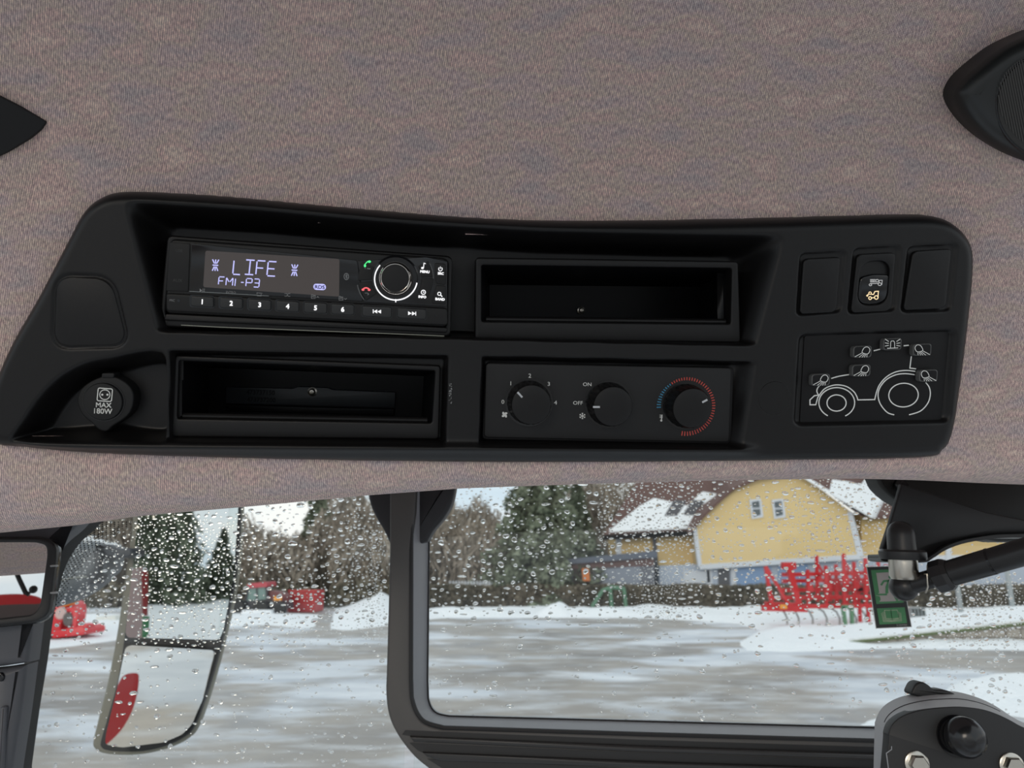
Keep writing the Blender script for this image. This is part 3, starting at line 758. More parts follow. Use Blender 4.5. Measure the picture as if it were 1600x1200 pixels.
# ================================================================ HEATER CONTROL PANEL
def zc(x, y): return (730 + 0.3 * x, 380 + 0.3 * y)
def build_climate():
    wf = -0.0075
    root = thing('heater_control_panel', 'black heater control panel with three round knobs below the right storage pocket', 'control panel', FC.pt(951, 629, wf))
    fo = [zc(97, 625), zc(1378, 650), zc(1365, 1037), zc(88, 1012)]
    prism(FC, rnd([(759, 566), (1147, 574), (1143, 694), (753, 687)], 7), wf - 0.0012, -0.016, 0.0008).build('backing_plate', M_PLASTIC_D, root)
    prism(FC, rnd(fo, 6), wf, -0.016, 0.0008).build('fascia', mat('control fascia', (0.014, 0.0135, 0.014), 0.5, spec=0.36, bump=(3500, 0.2)), root)
    wt = wf + 0.00025
    m = MB()
    for s, x, y in (('0', 186, 826), ('1', 227, 730), ('2', 326, 690), ('3', 425, 733), ('4', 460, 830)): text(FC, s, *zc(x, y), 6.2, wt, 1, 1.1, mb=m)
    text(FC, 'ON', *zc(625, 735), 5.6, wt, 1, 1.1, mb=m); text(FC, 'OFF', *zc(577, 832), 5.6, wt, 1, 1.1, mb=m)
    m.build('lettering', M_WHITE, root)
    m = MB(); x, y = zc(195, 893)
    for k in range(4):
        a = math.radians(45 + 90 * k); dx, dy = math.cos(a), math.sin(a)
        fill(FC, ell(x + dx * 2.9, y + dy * 2.9, 2.5, 1.7, n=12, tilt=math.degrees(a) + 35), wt, m)
    fill(FC, ell(x, y, 1, 1, n=8), wt, m); m.build('fan_symbol', M_WHITE, root)
    m = MB(); x, y = zc(600, 900)
    for k in range(3):
        a = math.radians(90 + 60 * k); dx, dy = math.cos(a) * 5, math.sin(a) * 5; stroke(FC, [(x - dx, y - dy), (x + dx, y + dy)], .9, wt, mb=m)
        for s in (-1, 1):
            for b in (-0.6, 0.6):
                ex, ey = x + s * dx * .55, y + s * dy * .55; aa = a + b + (0 if s > 0 else math.pi)
                stroke(FC, [(ex, ey), (ex + math.cos(aa) * 2.2, ey + math.sin(aa) * 2.2)], .7, wt, mb=m)
    m.build('snowflake_symbol', M_WHITE, root)
    m = MB(); x, y = zc(1011, 910); stroke(FC, [(x + .8, y - 5), (x + .2, y + 4)], 1.5, wt, mb=m)
    for k in range(3): stroke(FC, [(x - 2.5, y - 4.6 + k * 2), (x + 2.2, y - 4.4 + k * 2)], .8, wt, mb=m)
    fill(FC, ell(x, y + 4, 1.7, 1.7, n=10), wt, m); m.build('temperature_symbol', M_WHITE, root)
    stroke(FC, [zc(623, 851), zc(650, 851)], 3.2, wt).build('index_line', M_GREYP, root)
    cx, cy = zc(1142, 847)
    nt = 52
    for k in range(nt):
        a = math.radians(183 - k * 282 / (nt - 1))
        if k < 11: l = 6.6 - k * .33; M = M_BLUEP
        else: l = 3.6 + min(k - 11, 8) * .18 + max(0, k - 36) * .14; M = M_REDP
        r0 = 40.0; dx, dy = math.cos(a), -math.sin(a)
        stroke(FC, [(cx + dx * r0, cy + dy * r0), (cx + dx * (r0 + l), cy + dy * (r0 + l))], 1.7, wt).build('tick', M, root)
    for nm, (kx, ky), (m0, m1), lab in (('fan', (322, 829), ((262, 776), (287, 803)), 'fan speed knob'), ('ac', (737, 838), ((655, 853), (691, 853)), 'cooling knob'),
                                        ('temp', (1140, 847), ((1224, 829), (1251, 815)), 'temperature knob')):
        px, py = zc(kx, ky); O = FC.pt(px, py, wf); R = 0.0158; d = np.dot(O - EYE, AF)
        k_px = F_PX / d; R = 34.5 / k_px; r = 30.6 / k_px; h = 0.0135
        mb = MB(); seg = 96
        MB().lathe(O, FC.n, [(R * 1.09, 0), (R * 1.09, 0.0003), (R * 1.03, 0.0003)], 64).build('knob_seat', M_GLOSS, root)
        prof = [(R, 0), (R, 0.0015), (R * .965, 0.006), (R * .93, h - .003), (r, h - 0.001), (r * .97, h), (r * .8, h + .0006), (r * .45, h + .0010), (0, h + .0012)]
        kb = MB().lathe(O, FC.n, prof, seg)
        V = [np.array(v) for v in kb.V]
        for ri in (1, 2, 3):                    # finger ribs
            for j in range(seg):
                v = V[ri * seg + j] - O; hgt = v @ FC.n; rad = v - FC.n * hgt
                V[ri * seg + j] = O + FC.n * hgt + rad * (1.0 if (j // 2) % 2 else 0.955)
        kb.V = V; kn = kb.build('knob', M_PLASTIC, root, sharp=45); kn['label'] = lab
        z = np.array([zc(*m0), zc(*m1)])
        stroke(FC, [tuple(z[0]), tuple(z[1])], 3.0, wf + h + 0.0012).build('pointer', M_LITWP, kn)
M_LITWP = mat('pointer paint', (0.55, 0.56, 0.58), 0.4)
build_climate()

# ================================================================ POWER SOCKET
def build_socket():
    wf = -0.016
    root = thing('power_socket', 'round black capped power socket marked MAX 180W at the left end of the console', 'power socket', FC.pt(163, 628, wf))
    def z(x, y): return (100 + .1 * x, 570 + .1 * y)
    fl = [z(*q) for q in spline([(640, 175), (800, 190), (980, 290), (1075, 430), (1080, 600), (1020, 760), (900, 870), (760, 960), (680, 1035), (600, 1040), (520, 1000), (420, 900), (290, 790), (212, 620), (215, 480), (290, 350), (450, 240)], 5, True)]
    prism(FC, fl, wf + 0.0045, wf - 0.012, 0.0012).build('flange', M_RUBBER, root)
    prism(FC, rnd([z(590, 130), z(785, 130), z(775, 205), z(580, 205)], 2), wf + 0.0055, wf - 0.004, 0.0006).build('hinge_tab', M_RUBBER, root)
    O = FC.pt(*z(622, 572), wf + 0.0045); k = np.dot(O - EYE, AF) / F_PX; r = 29.5 * k
    MB().lathe(O, FC.n, [(r * 1.07, -.001), (r * 1.07, 0.0004), (r, 0.0004)], 56).build('lid_seam', M_GLOSS, root)
    lid = MB().lathe(O, FC.n, [(r, -.001), (r, 0.0012), (r * .96, 0.0020), (r * .6, 0.0025), (0, 0.0027)], 56).build('lid', M_RUBBER, root)
    w = wf + 0.0074; m = MB()
    stroke(FC, rnd([z(535, 362), z(760, 378), z(740, 575), z(515, 560)], 2.6), 1.4, w, True, m)
    c = z(638, 467); stroke(FC, ell(c[0], c[1], 8, 7.6, n=30), 1.2, w, True, m)
    for q in ((597, 467), (678, 467)): fill(FC, ell(*z(*q), 1.7, 1.6, n=12), w, m)
    m.build('outlet_symbol', M_WHITE, lid)
    m = text(FC, 'MAX', *z(618, 627), 7.2, w, 2, 1.1, bold=.4); text(FC, '180W', *z(610, 722), 8.0, w, 2, 1.05, mb=m, bold=.4); m.build('lettering', M_WHITE, lid)
build_socket()

# ================================================================ SWITCHES AND KEYPAD
def build_switches():
    for poly, lab in (([(1256, 404), (1314, 401), (1307, 488), (1250, 491)], 'blank black switch plate to the left of the lit rocker switch'),
                      ([(1427, 392), (1487, 388), (1478, 482), (1412, 485)], 'blank black switch plate nearest the rounded end of the console')):
        root = thing('switch_blank', lab, 'switch blank', FC.pt(*poly[0], 0), 'blank plates beside the rocker switch')
        prism(FC, rnd(poly, [8, 7, 9, 7]), 0.0006, -0.006, 0.0012, 4).build('plate', M_PLASTIC, root)
    root = thing('rocker_switch', 'black rocker switch with two small lit tractor symbols between the blank plates', 'switch', FC.pt(1366, 442, 0))
    o = rnd([(1340, 397), (1400, 394), (1393, 486), (1330, 489)], [8, 8, 11, 8], 7)
    c = (1367, 443)
    inner = rnd([(1346, 409), (1392, 406), (1387, 475), (1339, 478)], [18, 18, 18, 18], 7)
    ring(FC, o, inner, 0.0008, -0.008, 0.001).build('frame', M_PLASTIC, root)
    prism(FC, [(c[0] + (x - c[0]) * 1.02, c[1] + (y - c[1]) * 1.02) for x, y in inner], -0.0048, -0.009).build('well', M_GLOSS, root)
    pad = prism(FC, spline([(1345, 436), (1356, 430), (1370, 428), (1390, 431), (1389, 452), (1384, 468), (1373, 474), (1358, 476), (1346, 473), (1341, 462)], 4, True), -0.0004, -0.006, 0.0012, 3).build('paddle', M_GLOSS, root, sharp=60)
    def z(x, y): return (1330 + .1 * x, 380 + .1 * y)
    w = 0.0000
    for M, oy, d in ((MATS['grey symbol'] if 'grey symbol' in MATS else mat('grey symbol', (0.3, 0.3, 0.3), 0.5, emit=(0.30, 0.30, 0.30)), 0, 0), (M_LITA, 200, 1)):
        m = MB()
        if d == 0:
            for k in range(4): stroke(FC, [z(295, 568 + k * 13), z(375, 566 + k * 13)], .8, w, mb=m)
            stroke(FC, [z(385, 570), z(415, 565), z(430, 585), z(415, 605), z(385, 605)], 1.0, w, True, m)
            stroke(FC, [z(300, 630), z(430, 628), z(440, 580), z(485, 580), z(478, 650)], 1.0, w, mb=m)
            stroke(FC, ell(*z(300, 650), 2, 1.6, n=12), 1.0, w, True, m); stroke(FC, ell(*z(445, 640), 2.6, 2.2, n=14), 1.0, w, True, m)
        else:
            stroke(FC, ell(*z(295, 780), 2, 1.9, n=12), 1.1, w, True, m); stroke(FC, [z(315, 800), z(350, 800), z(370, 755), z(425, 750), z(418, 850)], 1.3, w, mb=m)
            stroke(FC, ell(*z(295, 858), 2.2, 2.2, n=14), 1.3, w, True, m); stroke(FC, ell(*z(392, 848), 2.8, 2.8, n=16), 1.3, w, True, m)
            stroke(FC, [z(318, 855), z(362, 850)], 1.3, w, mb=m)
            for k in range(3): stroke(FC, [z(275 - k * 4, 790 + k * 14), z(235 + k * 6, 822 + k * 6)], .8, w, mb=m)
        m.build('tractor_symbol', M, pad)
    # work-light keypad
    def z(x, y): return (1240 + .1625 * x, 500 + .1625 * y)
    wk = -0.0036
    root = thing('work_light_keypad', 'work light keypad with a white tractor outline and six small keys', 'keypad', FC.pt(1365, 590, wk))
    prism(FC, rnd([z(105, 155), z(1500, 90), z(1420, 960), z(60, 985)], 3), wk, -0.007, 0.0003).build('membrane', M_PLASTIC_D, root)
    w = wk + 0.0002; T = 1.75; m = MB()
    def S(pts, closed=False, t=T): stroke(FC, [z(*p) for p in pts], t, w, closed, m)
    S(ell(415, 795, 172, 145, -62, 240, 50)); S(ell(413, 798, 92, 78, n=40), True)
    S([(240, 722), (200, 728), (157, 768), (158, 815), (213, 815)] + spline([(232, 745), (290, 668), (360, 633), (430, 624), (510, 640), (575, 685), (605, 730), (618, 768)], 5) + [(780, 765)]
      + spline([(795, 700), (825, 625), (890, 550), (980, 500), (1080, 485), (1170, 494)], 6))
    S(spline([(248, 632), (228, 660), (224, 690), (240, 722)], 4))
    S(spline([(968, 912), (900, 888), (835, 810), (812, 725), (830, 650), (890, 575), (980, 528), (1070, 516), (1165, 526)], 6))
    S(spline([(1270, 600), (1305, 650), (1314, 720), (1290, 800), (1220, 875), (1110, 912)], 6)); S(ell(1057, 722, 142, 114, n=44, tilt=-4), True)
    S(spline([(362, 562), (440, 540), (533, 525)], 4)); S([(770, 296), (833, 281)], t=1.7); S([(1058, 248), (1108, 243)], t=1.9); S([(1132, 348), (1118, 462), (1178, 470)], t=1.7)
    m.build('tractor_outline', M_WHITE, root)
    h = wk + 0.0046
    for (bx, by, kind) in ((262, 575, 'f'), (663, 305, 'f'), (652, 485, 'f'), (952, 232, 'b'), (1238, 285, 'r'), (1298, 535, 'r')):
        poly = rnd([z(bx - 86, by - 52), z(bx + 92, by - 60), z(bx + 86, by + 55), z(bx - 90, by + 60)], 4.5)
        k = prism(FC, poly, h, -0.006, 0.0007).build('key', mat('keypad rubber', (0.10, 0.10, 0.098), 0.5), root, sharp=60)
        cx, cy = z(bx, by)
        prism(FC, [(cx + (x - cx) * .88, cy + (y - cy) * .86) for x, y in poly], h + .0002, h - .001).build('key_face', M_PLASTIC_D, k)
        m = MB(); hh = h + 0.0004
        if kind == 'b':
            stroke(FC, [(cx - 3.4, cy + 6), (cx - 3, cy - 3), (cx - 1.6, cy - 5), (cx + 1.6, cy - 5), (cx + 3, cy - 3), (cx + 3.2, cy + 6)], 1.1, hh, mb=m)
            stroke(FC, [(cx - 8.5, cy + 6.6), (cx + 8.5, cy + 5.8)], 1.2, hh, mb=m)
            for s in (-1, 1):
                for dy, ey in ((-4, -8), (-1, -2), (2, 3)): stroke(FC, [(cx + s * 6, cy + dy), (cx + s * 12, cy + ey)], 1.1, hh, mb=m)
        else:
            s = 1 if kind == 'f' else -1
            lamp = [(cx + s * x, cy + y) for x, y in ((-.5, 1.5), (1, -4), (4, -7), (8, -7.4), (11, -4.5), (11, -.5), (7.5, 3.6))]
            stroke(FC, spline(lamp, 3, True), 1.1, hh, True, m)
            for x0, y0, x1, y1 in ((-1, 2, -12, 8), (1.2, 3.4, -5.5, 8.6), (3.2, 4, -1, 8.8), (5, 4.4, 2.6, 8.8), (7, 4.6, 6.6, 8.6)):
                stroke(FC, [(cx + s * x0, cy + y0), (cx + s * x1, cy + y1)], 1.0, hh, mb=m)
        m.build('lamp_symbol', M_WHITE, k)
build_switches()

# ================================================================ SPEAKER AND TRIM ON THE HEADLINER
def build_ceiling_fittings():
    F2 = Frame(FC.pt(1560, 150, W_FAB) , unit(FC.n * 1.0 + np.array([0, -0.12, -0.5])))
    root = thing('roof_speaker', 'black round roof speaker with a mesh grille at the edge of the headliner', 'speaker', F2.pt(1620, 160, 0))
    out = spline([(1506, 157), (1516, 130), (1545, 102), (1600, 64), (1680, 40), (1760, 80), (1790, 160), (1750, 250), (1680, 275), (1610, 254), (1560, 228), (1524, 195)], 6, True)
    prism(F2, out, 0.022, -0.06, 0.012, 6).build('housing', mat('speaker housing', (0.012, 0.013, 0.013), 0.35), root, sharp=60)
    g = ell(1655, 165, 100, 88, n=48); 
    prism(F2, g, 0.0226, 0.010, 0.0015).build('grille_rim', M_GLOSS, root)
    mb = MB(); uvc = F2.uv(1655, 165, 0.0235); k = 0.030
    prism(F2, ell(1655, 165, 96, 84, n=48), 0.0232, 0.012).build('grille', mat('speaker mesh', (0.022, 0.020, 0.018), 0.6), root)
    mb = MB()
    for i in range(-24, 25):
        x = 1655 + i * 4.0; hh = math.sqrt(max(0, 1 - (i * 4.0 / 94) ** 2)) * 82
        if hh > 4: stroke(F2, [(x - hh * .2, 165 - hh), (x + hh * .2, 165 + hh)], 1.2, 0.0236, mb=mb)
    mb.build('mesh_wire', mat('mesh wire', (0.06, 0.055, 0.05), 0.5), root)
    F3 = Frame(FC.pt(20, 190, W_FAB), unit(FC.n + np.array([0.1, -0.1, -0.3])))
    root = thing('trim_panel', 'flat black pointed trim panel on the headliner above the console end', 'trim panel', F3.pt(-60, 200, 0))
    poly = [(72, 190), (30, 166), (-10, 146), (-90, 110), (-220, 90), (-300, 170), (-240, 300), (-120, 290), (-40, 262), (10, 238), (46, 216), (64, 202)]
    prism(F3, rnd(poly, 3), 0.003, -0.03, 0.0006).build('panel', mat('satin black trim', (0.013, 0.013, 0.014), 0.7, spec=0.3), root)
build_ceiling_fittings()

# ================================================================ WINDOWS, PILLAR, FRAME
M_PILLAR = mat('pillar trim grey', (0.080, 0.083, 0.094), 0.45, spec=0.4)
Y_L = 1.02      # left pane
Y_R = 0.98      # right pane
def vframe(Y): return Frame(np.array([0, Y, 2.5]), (0, -1, 0))
FL, FR = vframe(Y_L), vframe(Y_R)

def build_windows():
    w2 = sempty('window_2', (0, Y_L, 2.5), 'left front pane, wet with rain, dotted black border along the pillar')
    x0, x1 = at(-60, 900, Y_L)[0], at(640, 900, Y_L)[0]
    MB().box(((x0 + x1) / 2, Y_L + 0.0025, 2.35), (x1 - x0, 0.005, 1.3)).build('glass', M_PANE, w2, smooth=False)
    # printed dot band
    V = []; Fc = []
    edge = [(128, 815), (106, 838), (88, 862), (76, 890), (66, 930), (60, 970), (50, 1040), (38, 1110), (25, 1200), (16, 1260)]
    inner = [(215, 815), (176, 838), (140, 870), (112, 905), (92, 945), (76, 985), (66, 1050), (56, 1115), (44, 1200), (34, 1260)]
    ex = lambda y: np.interp(y, [p[1] for p in edge], [p[0] for p in edge]); ix = lambda y: np.interp(y, [p[1] for p in inner], [p[0] for p in inner])
    row = 0; y = 816.0
    while y < 1250:
        x = ex(y) - 4 + (row % 2) * 3.1
        while x < ix(y):
            t = (x - ex(y)) / (ix(y) - ex(y)); r = 1.55 - 0.5 * max(t, 0)
            c = FL.pt(x, y, 0.0004); k = r * Y_L / F_PX; b = len(V)
            V += [c + np.array([math.cos(a) * k, 0, math.sin(a) * k]) for a in np.arange(6) * math.pi / 3]; Fc.append(tuple(range(b, b + 6))[::-1]); x += 6.2
        y += 3.3; row += 1
    o = mesh_obj('ceramic_dots', V, Fc, mat('ceramic black', (0.01, 0.01, 0.01), 0.7), w2, None, False); o['kind'] = 'stuff'
    # black rubber seal along the pillar
    seal = spline([(152, 800), (124, 828), (104, 846), (88, 868), (76, 894), (66, 932), (58, 975), (49, 1040), (37, 1110), (24, 1200), (14, 1270), (-70, 1750)], 5)
    sealb = spline([(-96, 1750), (-6, 1270), (4, 1200), (22, 1110), (35, 1040), (44, 975), (48, 932), (60, 890), (74, 862), (90, 842), (105, 820), (128, 796)], 5)
    prism(Frame(FL.O + np.array([0, -0.035, 0]), (0, -1, 0)), seal + sealb, 0.0, -0.033, 0.004).build('seal', M_SEAL, w2)
    # A-pillar cladding, two shells with a seam
    FP = Frame(np.array([0, 0.86, 2.5]), unit((0.15, -1, 0)))
    up = spline([(130, 806), (112, 826), (88, 846), (72, 868), (60, 900), (52, 940), (48, 975), (40, 1036)], 5) + [(0, 1042), (-120, 1055), (-160, 780)]
    lo = spline([(39, 1039), (28, 1120), (14, 1210), (6, 1280), (-74, 1750)], 5) + [(-260, 1750), (-140, 1060), (0, 1045)]
    pl = sempty('pillar', P(0, 1050, .86), 'dark grey cab corner pillar trim at the left')
    prism(FP, up, 0.0, -0.03, 0.008, 5).build('upper_cladding', M_PILLAR, pl, sharp=60)
    prism(FP, lo, -0.001, -0.03, 0.008, 5).build('lower_cladding', M_PILLAR, pl, sharp=60)
    prism(FP, ell(0, 1058, 5.5, 7, n=20), 0.0015, -0.005, 0.001).build('screw_cap', M_GLOSS, pl)
    # faint moulded flute in the lower cladding
    prism(FP, rnd([(-2, 1105), (10, 1102), (2, 1240), (-14, 1240)], 5), 0.0035, -0.005, 0.003, 4).build('moulded_flute', M_PILLAR, pl, sharp=60)

    # right framed window
    w1 = sempty('window_1', (0, Y_R, 2.5), 'right front window with thick grey black frame')
    x0, x1 = at(655, 900, Y_R)[0], at(1750, 900, Y_R)[0]
    MB().box(((x0 + x1) / 2, Y_R + 0.0025, 2.42), (x1 - x0, 0.005, 1.1)).build('glass', M_PANE, w1, smooth=False)
    FA = Frame(np.array([0, 0.93, 2.5]), (0, -1, 0)); FB_ = Frame(np.array([0, 0.945, 2.5]), (0, -1, 0))
    # outer face: post + bottom rail + lower fluted rails (one moulding)
    post = [(609, 700), (609, 860)] + spline([(608, 900), (604, 1040), (603, 1085), (608, 1120), (622, 1150), (645, 1180), (668, 1200), (700, 1225), (730, 1240)], 5) + [(1700, 1262), (1700, 1168), (1400, 1160)] \
        + [(1000, 1149), (690, 1139)] + spline([(676, 1136), (660, 1128), (648, 1112), (642, 1092), (640, 1060)], 4)[1:] + [(641, 860), (648, 800), (652, 700)]
    prism(FA, post, 0.0, -0.05, 0.0035, 4).build('window_frame', M_FRAME, w1, sharp=50)
    # bevelled inner return towards the glass
    inner_o = [(641, 700), (640, 1062)] + spline([(641, 1092), (648, 1114), (662, 1131), (692, 1140)], 4) + [(1000, 1150), (1700, 1170)]
    inner_i = [(672, 700), (668, 1062)] + spline([(669, 1092), (674, 1106), (684, 1115), (702, 1119)], 4) + [(1000, 1127), (1700, 1146)]
    Vo = [FA.pt(x, y, -0.006) for x, y in inner_o]; Vi = [FB_.pt(x, y, -0.032) for x, y in inner_i]
    n = len(Vo); back = [v + np.array([0, 0.012, 0]) for v in Vi]; back2 = [v + np.array([0, 0.05, 0]) for v in Vo]
    Fc = []
    for a, b in ((0, 1), (1, 2), (2, 3)):
        for i in range(n - 1): Fc.append((a * n + i, b * n + i, b * n + i + 1, a * n + i + 1)[::-1])
    mesh_obj('glazing_bevel', Vo + Vi + back + back2, Fc, M_FRAMEB, w1, 30)
    # thin gasket line
    gi = MB(); m = len(inner_i)
    gi.tube([FB_.pt(x, y, -0.031) for x, y in inner_i], 0.0012, 6).build('gasket', M_SEAL, w1)
    gi = MB(); gi.tube([FA.pt(x + 2, y - 2.5, -0.003) for x, y in inner_o], 0.0028, 8).build('gasket', M_SEAL, w1)
    # ribs in the lower rail
    def rail(pts, name, m, w1_, w0, bv): prism(FA, pts, w1_, w0, bv).build(name, m, w1)
    rail([(628, 1148), (633, 1141), (1000, 1156), (1700, 1178), (1700, 1187), (1000, 1166), (640, 1150)], 'groove', M_SEAL, 0.0006, -0.003, 0)
    rail([(640, 1151), (1000, 1166), (1700, 1189), (1700, 1198), (1000, 1176), (646, 1160)], 'rib', mat('rib grey', (0.028, 0.027, 0.027), 0.35), 0.006, -0.003, 0.003)
    rail([(640, 1161), (646, 1161), (1000, 1176), (1700, 1199), (1700, 1214), (1000, 1190), (660, 1176), (652, 1172)], 'groove', M_SEAL, 0.0008, -0.003, 0)
    rail([(660, 1176), (1000, 1190), (1700, 1214), (1700, 1228), (1000, 1200), (690, 1190), (668, 1184)], 'rib', MATS['rib grey'], 0.006, -0.003, 0.003)
    rail([(668, 1186), (1000, 1201), (1700, 1230), (1700, 1250), (1000, 1222), (700, 1206)], 'groove', M_SEAL, 0.0008, -0.003, 0)
    # flared bracket where the post meets the roof
    left = spline([(572, 740), (576, 780), (586, 806), (600, 830), (609, 850)], 4); right = spline([(668, 846), (676, 830), (694, 808), (706, 786), (712, 758), (714, 735)], 4)
    prism(Frame(np.array([0, 0.955, 2.5]), (0, -1, 0)), left + [(640, 856)] + right, 0.0, -0.03, 0.006, 4).build('flared_bracket', mat('bracket black', (0.016, 0.016, 0.020), 0.45), w1, sharp=50)
build_windows()

# ================================================================ RAIN DROPS
def drops(Y, regions, name, parent, label):
    """plano-convex beads of water on the outside of a pane; regions (x0, y0, x1, y1, count, rmin, rmax)"""
    S_, R_ = 12, 4
    tv = []; 
    for k in range(R_):
        a = math.pi / 2 * k / R_
        for j in range(S_): tv.append((math.cos(a) , j, math.sin(a)))
    allV = []; allF = []; base = 0
    tf = []
    for k in range(R_ - 1):
        for j in range(S_):
            j2 = (j + 1) % S_; a, b, c, d = k * S_ + j, k * S_ + j2, (k + 1) * S_ + j2, (k + 1) * S_ + j
            tf += [(a, b, c), (a, c, d)]
    top = R_ * S_; cen = top + 1; flat0 = top + 2
    for j in range(S_):
        tf.append(((R_ - 1) * S_ + j, (R_ - 1) * S_ + (j + 1) % S_, top)); tf.append((flat0 + (j + 1) % S_, flat0 + j, cen))
    tf = np.array(tf); nv = flat0 + S_
    th = 2 * math.pi * np.arange(S_) / S_
    taken = {}
    def free(x, y, r):
        cx, cy = int(x // 16), int(y // 16)
        for i in (-1, 0, 1):
            for j in (-1, 0, 1):
                for a, b, c in taken.get((cx + i, cy + j), ()):
                    if math.hypot(a - x, (b - y) * 1.3) < c + r: return False
        taken.setdefault((cx, cy), []).append((x, y, r)); return True
    for (x0, y0, x1, y1, cnt, r0, r1) in regions:
        for i in range(int(cnt * MORE)):
            px, py = random.uniform(x0, x1), random.uniform(y0, y1)
            if x1 - x0 < 160: # streaky clusters: denser in the middle
                px = (x0 + x1) / 2 + random.gauss(0, 0.28) * (x1 - x0)
            c = at(px, py, Y); k = Y / F_PX
            r = r0 + (r1 - r0) * random.random() ** 2.5
            long_ = random.random() < 0.25
            sx, sz = (random.uniform(1.3, 1.9), random.uniform(.45, .75)) if long_ else (random.uniform(.85, 1.25), random.uniform(.6, .95))
            if not free(px, py, r * max(sx * 1.28, 1)): continue
            for q in range(1):
                rr = r * k * (1 if q == 0 else random.uniform(.5, .9))
                off = (0, 0) if q == 0 else (random.uniform(-1.4, 1.4) * r * k, random.uniform(-.7, .3) * r * k)
                p1, p2, p3 = random.random() * 6.3, random.random() * 6.3, random.random() * 6.3
                wob = 1 + .14 * np.sin(th + p1) + .13 * np.sin(2 * th + p2) + .08 * np.sin(3 * th + p3)
                h = rr * random.uniform(.22, .50)
                V = np.zeros((nv, 3))
                for kk in range(R_):
                    a = math.pi / 2 * kk / R_
                    V[kk * S_:(kk + 1) * S_, 0] = np.cos(th) * wob * math.cos(a) * rr * sx
                    V[kk * S_:(kk + 1) * S_, 2] = np.sin(th) * wob * math.cos(a) * rr * sz
                    V[kk * S_:(kk + 1) * S_, 1] = math.sin(a) * h
                V[top] = (0, h, 0); V[flat0:] = V[:S_]
                V += c + np.array([off[0], 0.0052, off[1]])
                allV.append(V); allF.append(tf[:, ::-1] + base); base += nv
    o = fast_mesh(name, np.concatenate(allV), np.concatenate(allF), M_WATER, parent)
    o['kind'] = 'stuff'; o['label'] = label
    return o
MORE = 2.3
w2 = bpy.data.objects['window_2']; w1 = bpy.data.objects['window_1']
drops(Y_L, [(60, 800, 610, 1200, 420, 1.0, 4.5), (60, 800, 610, 1000, 260, 1.0, 4.5), (210, 800, 380, 900, 620, 1.0, 4.6), (205, 880, 375, 1010, 330, 1.0, 4.2), (370, 765, 600, 940, 300, 1.5, 6.5), (568, 828, 598, 1000, 330, 0.8, 2.6),
            (60, 815, 215, 960, 230, .8, 2.6), (540, 790, 570, 940, 90, 1.0, 3.5), (380, 930, 600, 1010, 170, .8, 3.2)], 'rain_drops', w2, 'rain drops beaded on the left pane')
drops(Y_R, [(665, 745, 1600, 1130, 480, 1.0, 4.6), (665, 745, 1600, 980, 330, 1.0, 4.6), (670, 755, 960, 960, 190, 1.6, 6.5), (935, 740, 1100, 860, 620, 1.0, 3.6), (1230, 740, 1400, 870, 420, 1.0, 3.8), (995, 875, 1080, 970, 420, .7, 2.6),
            (1490, 900, 1600, 1010, 520, .8, 3.4), (1450, 870, 1530, 980, 150, 1.2, 5), (950, 740, 1400, 960, 430, 1.0, 4.0), (690, 750, 800, 800, 60, 2, 6), (1400, 940, 1600, 1130, 160, 1, 5)], 'rain_drops', w1, 'rain drops beaded on the right pane')

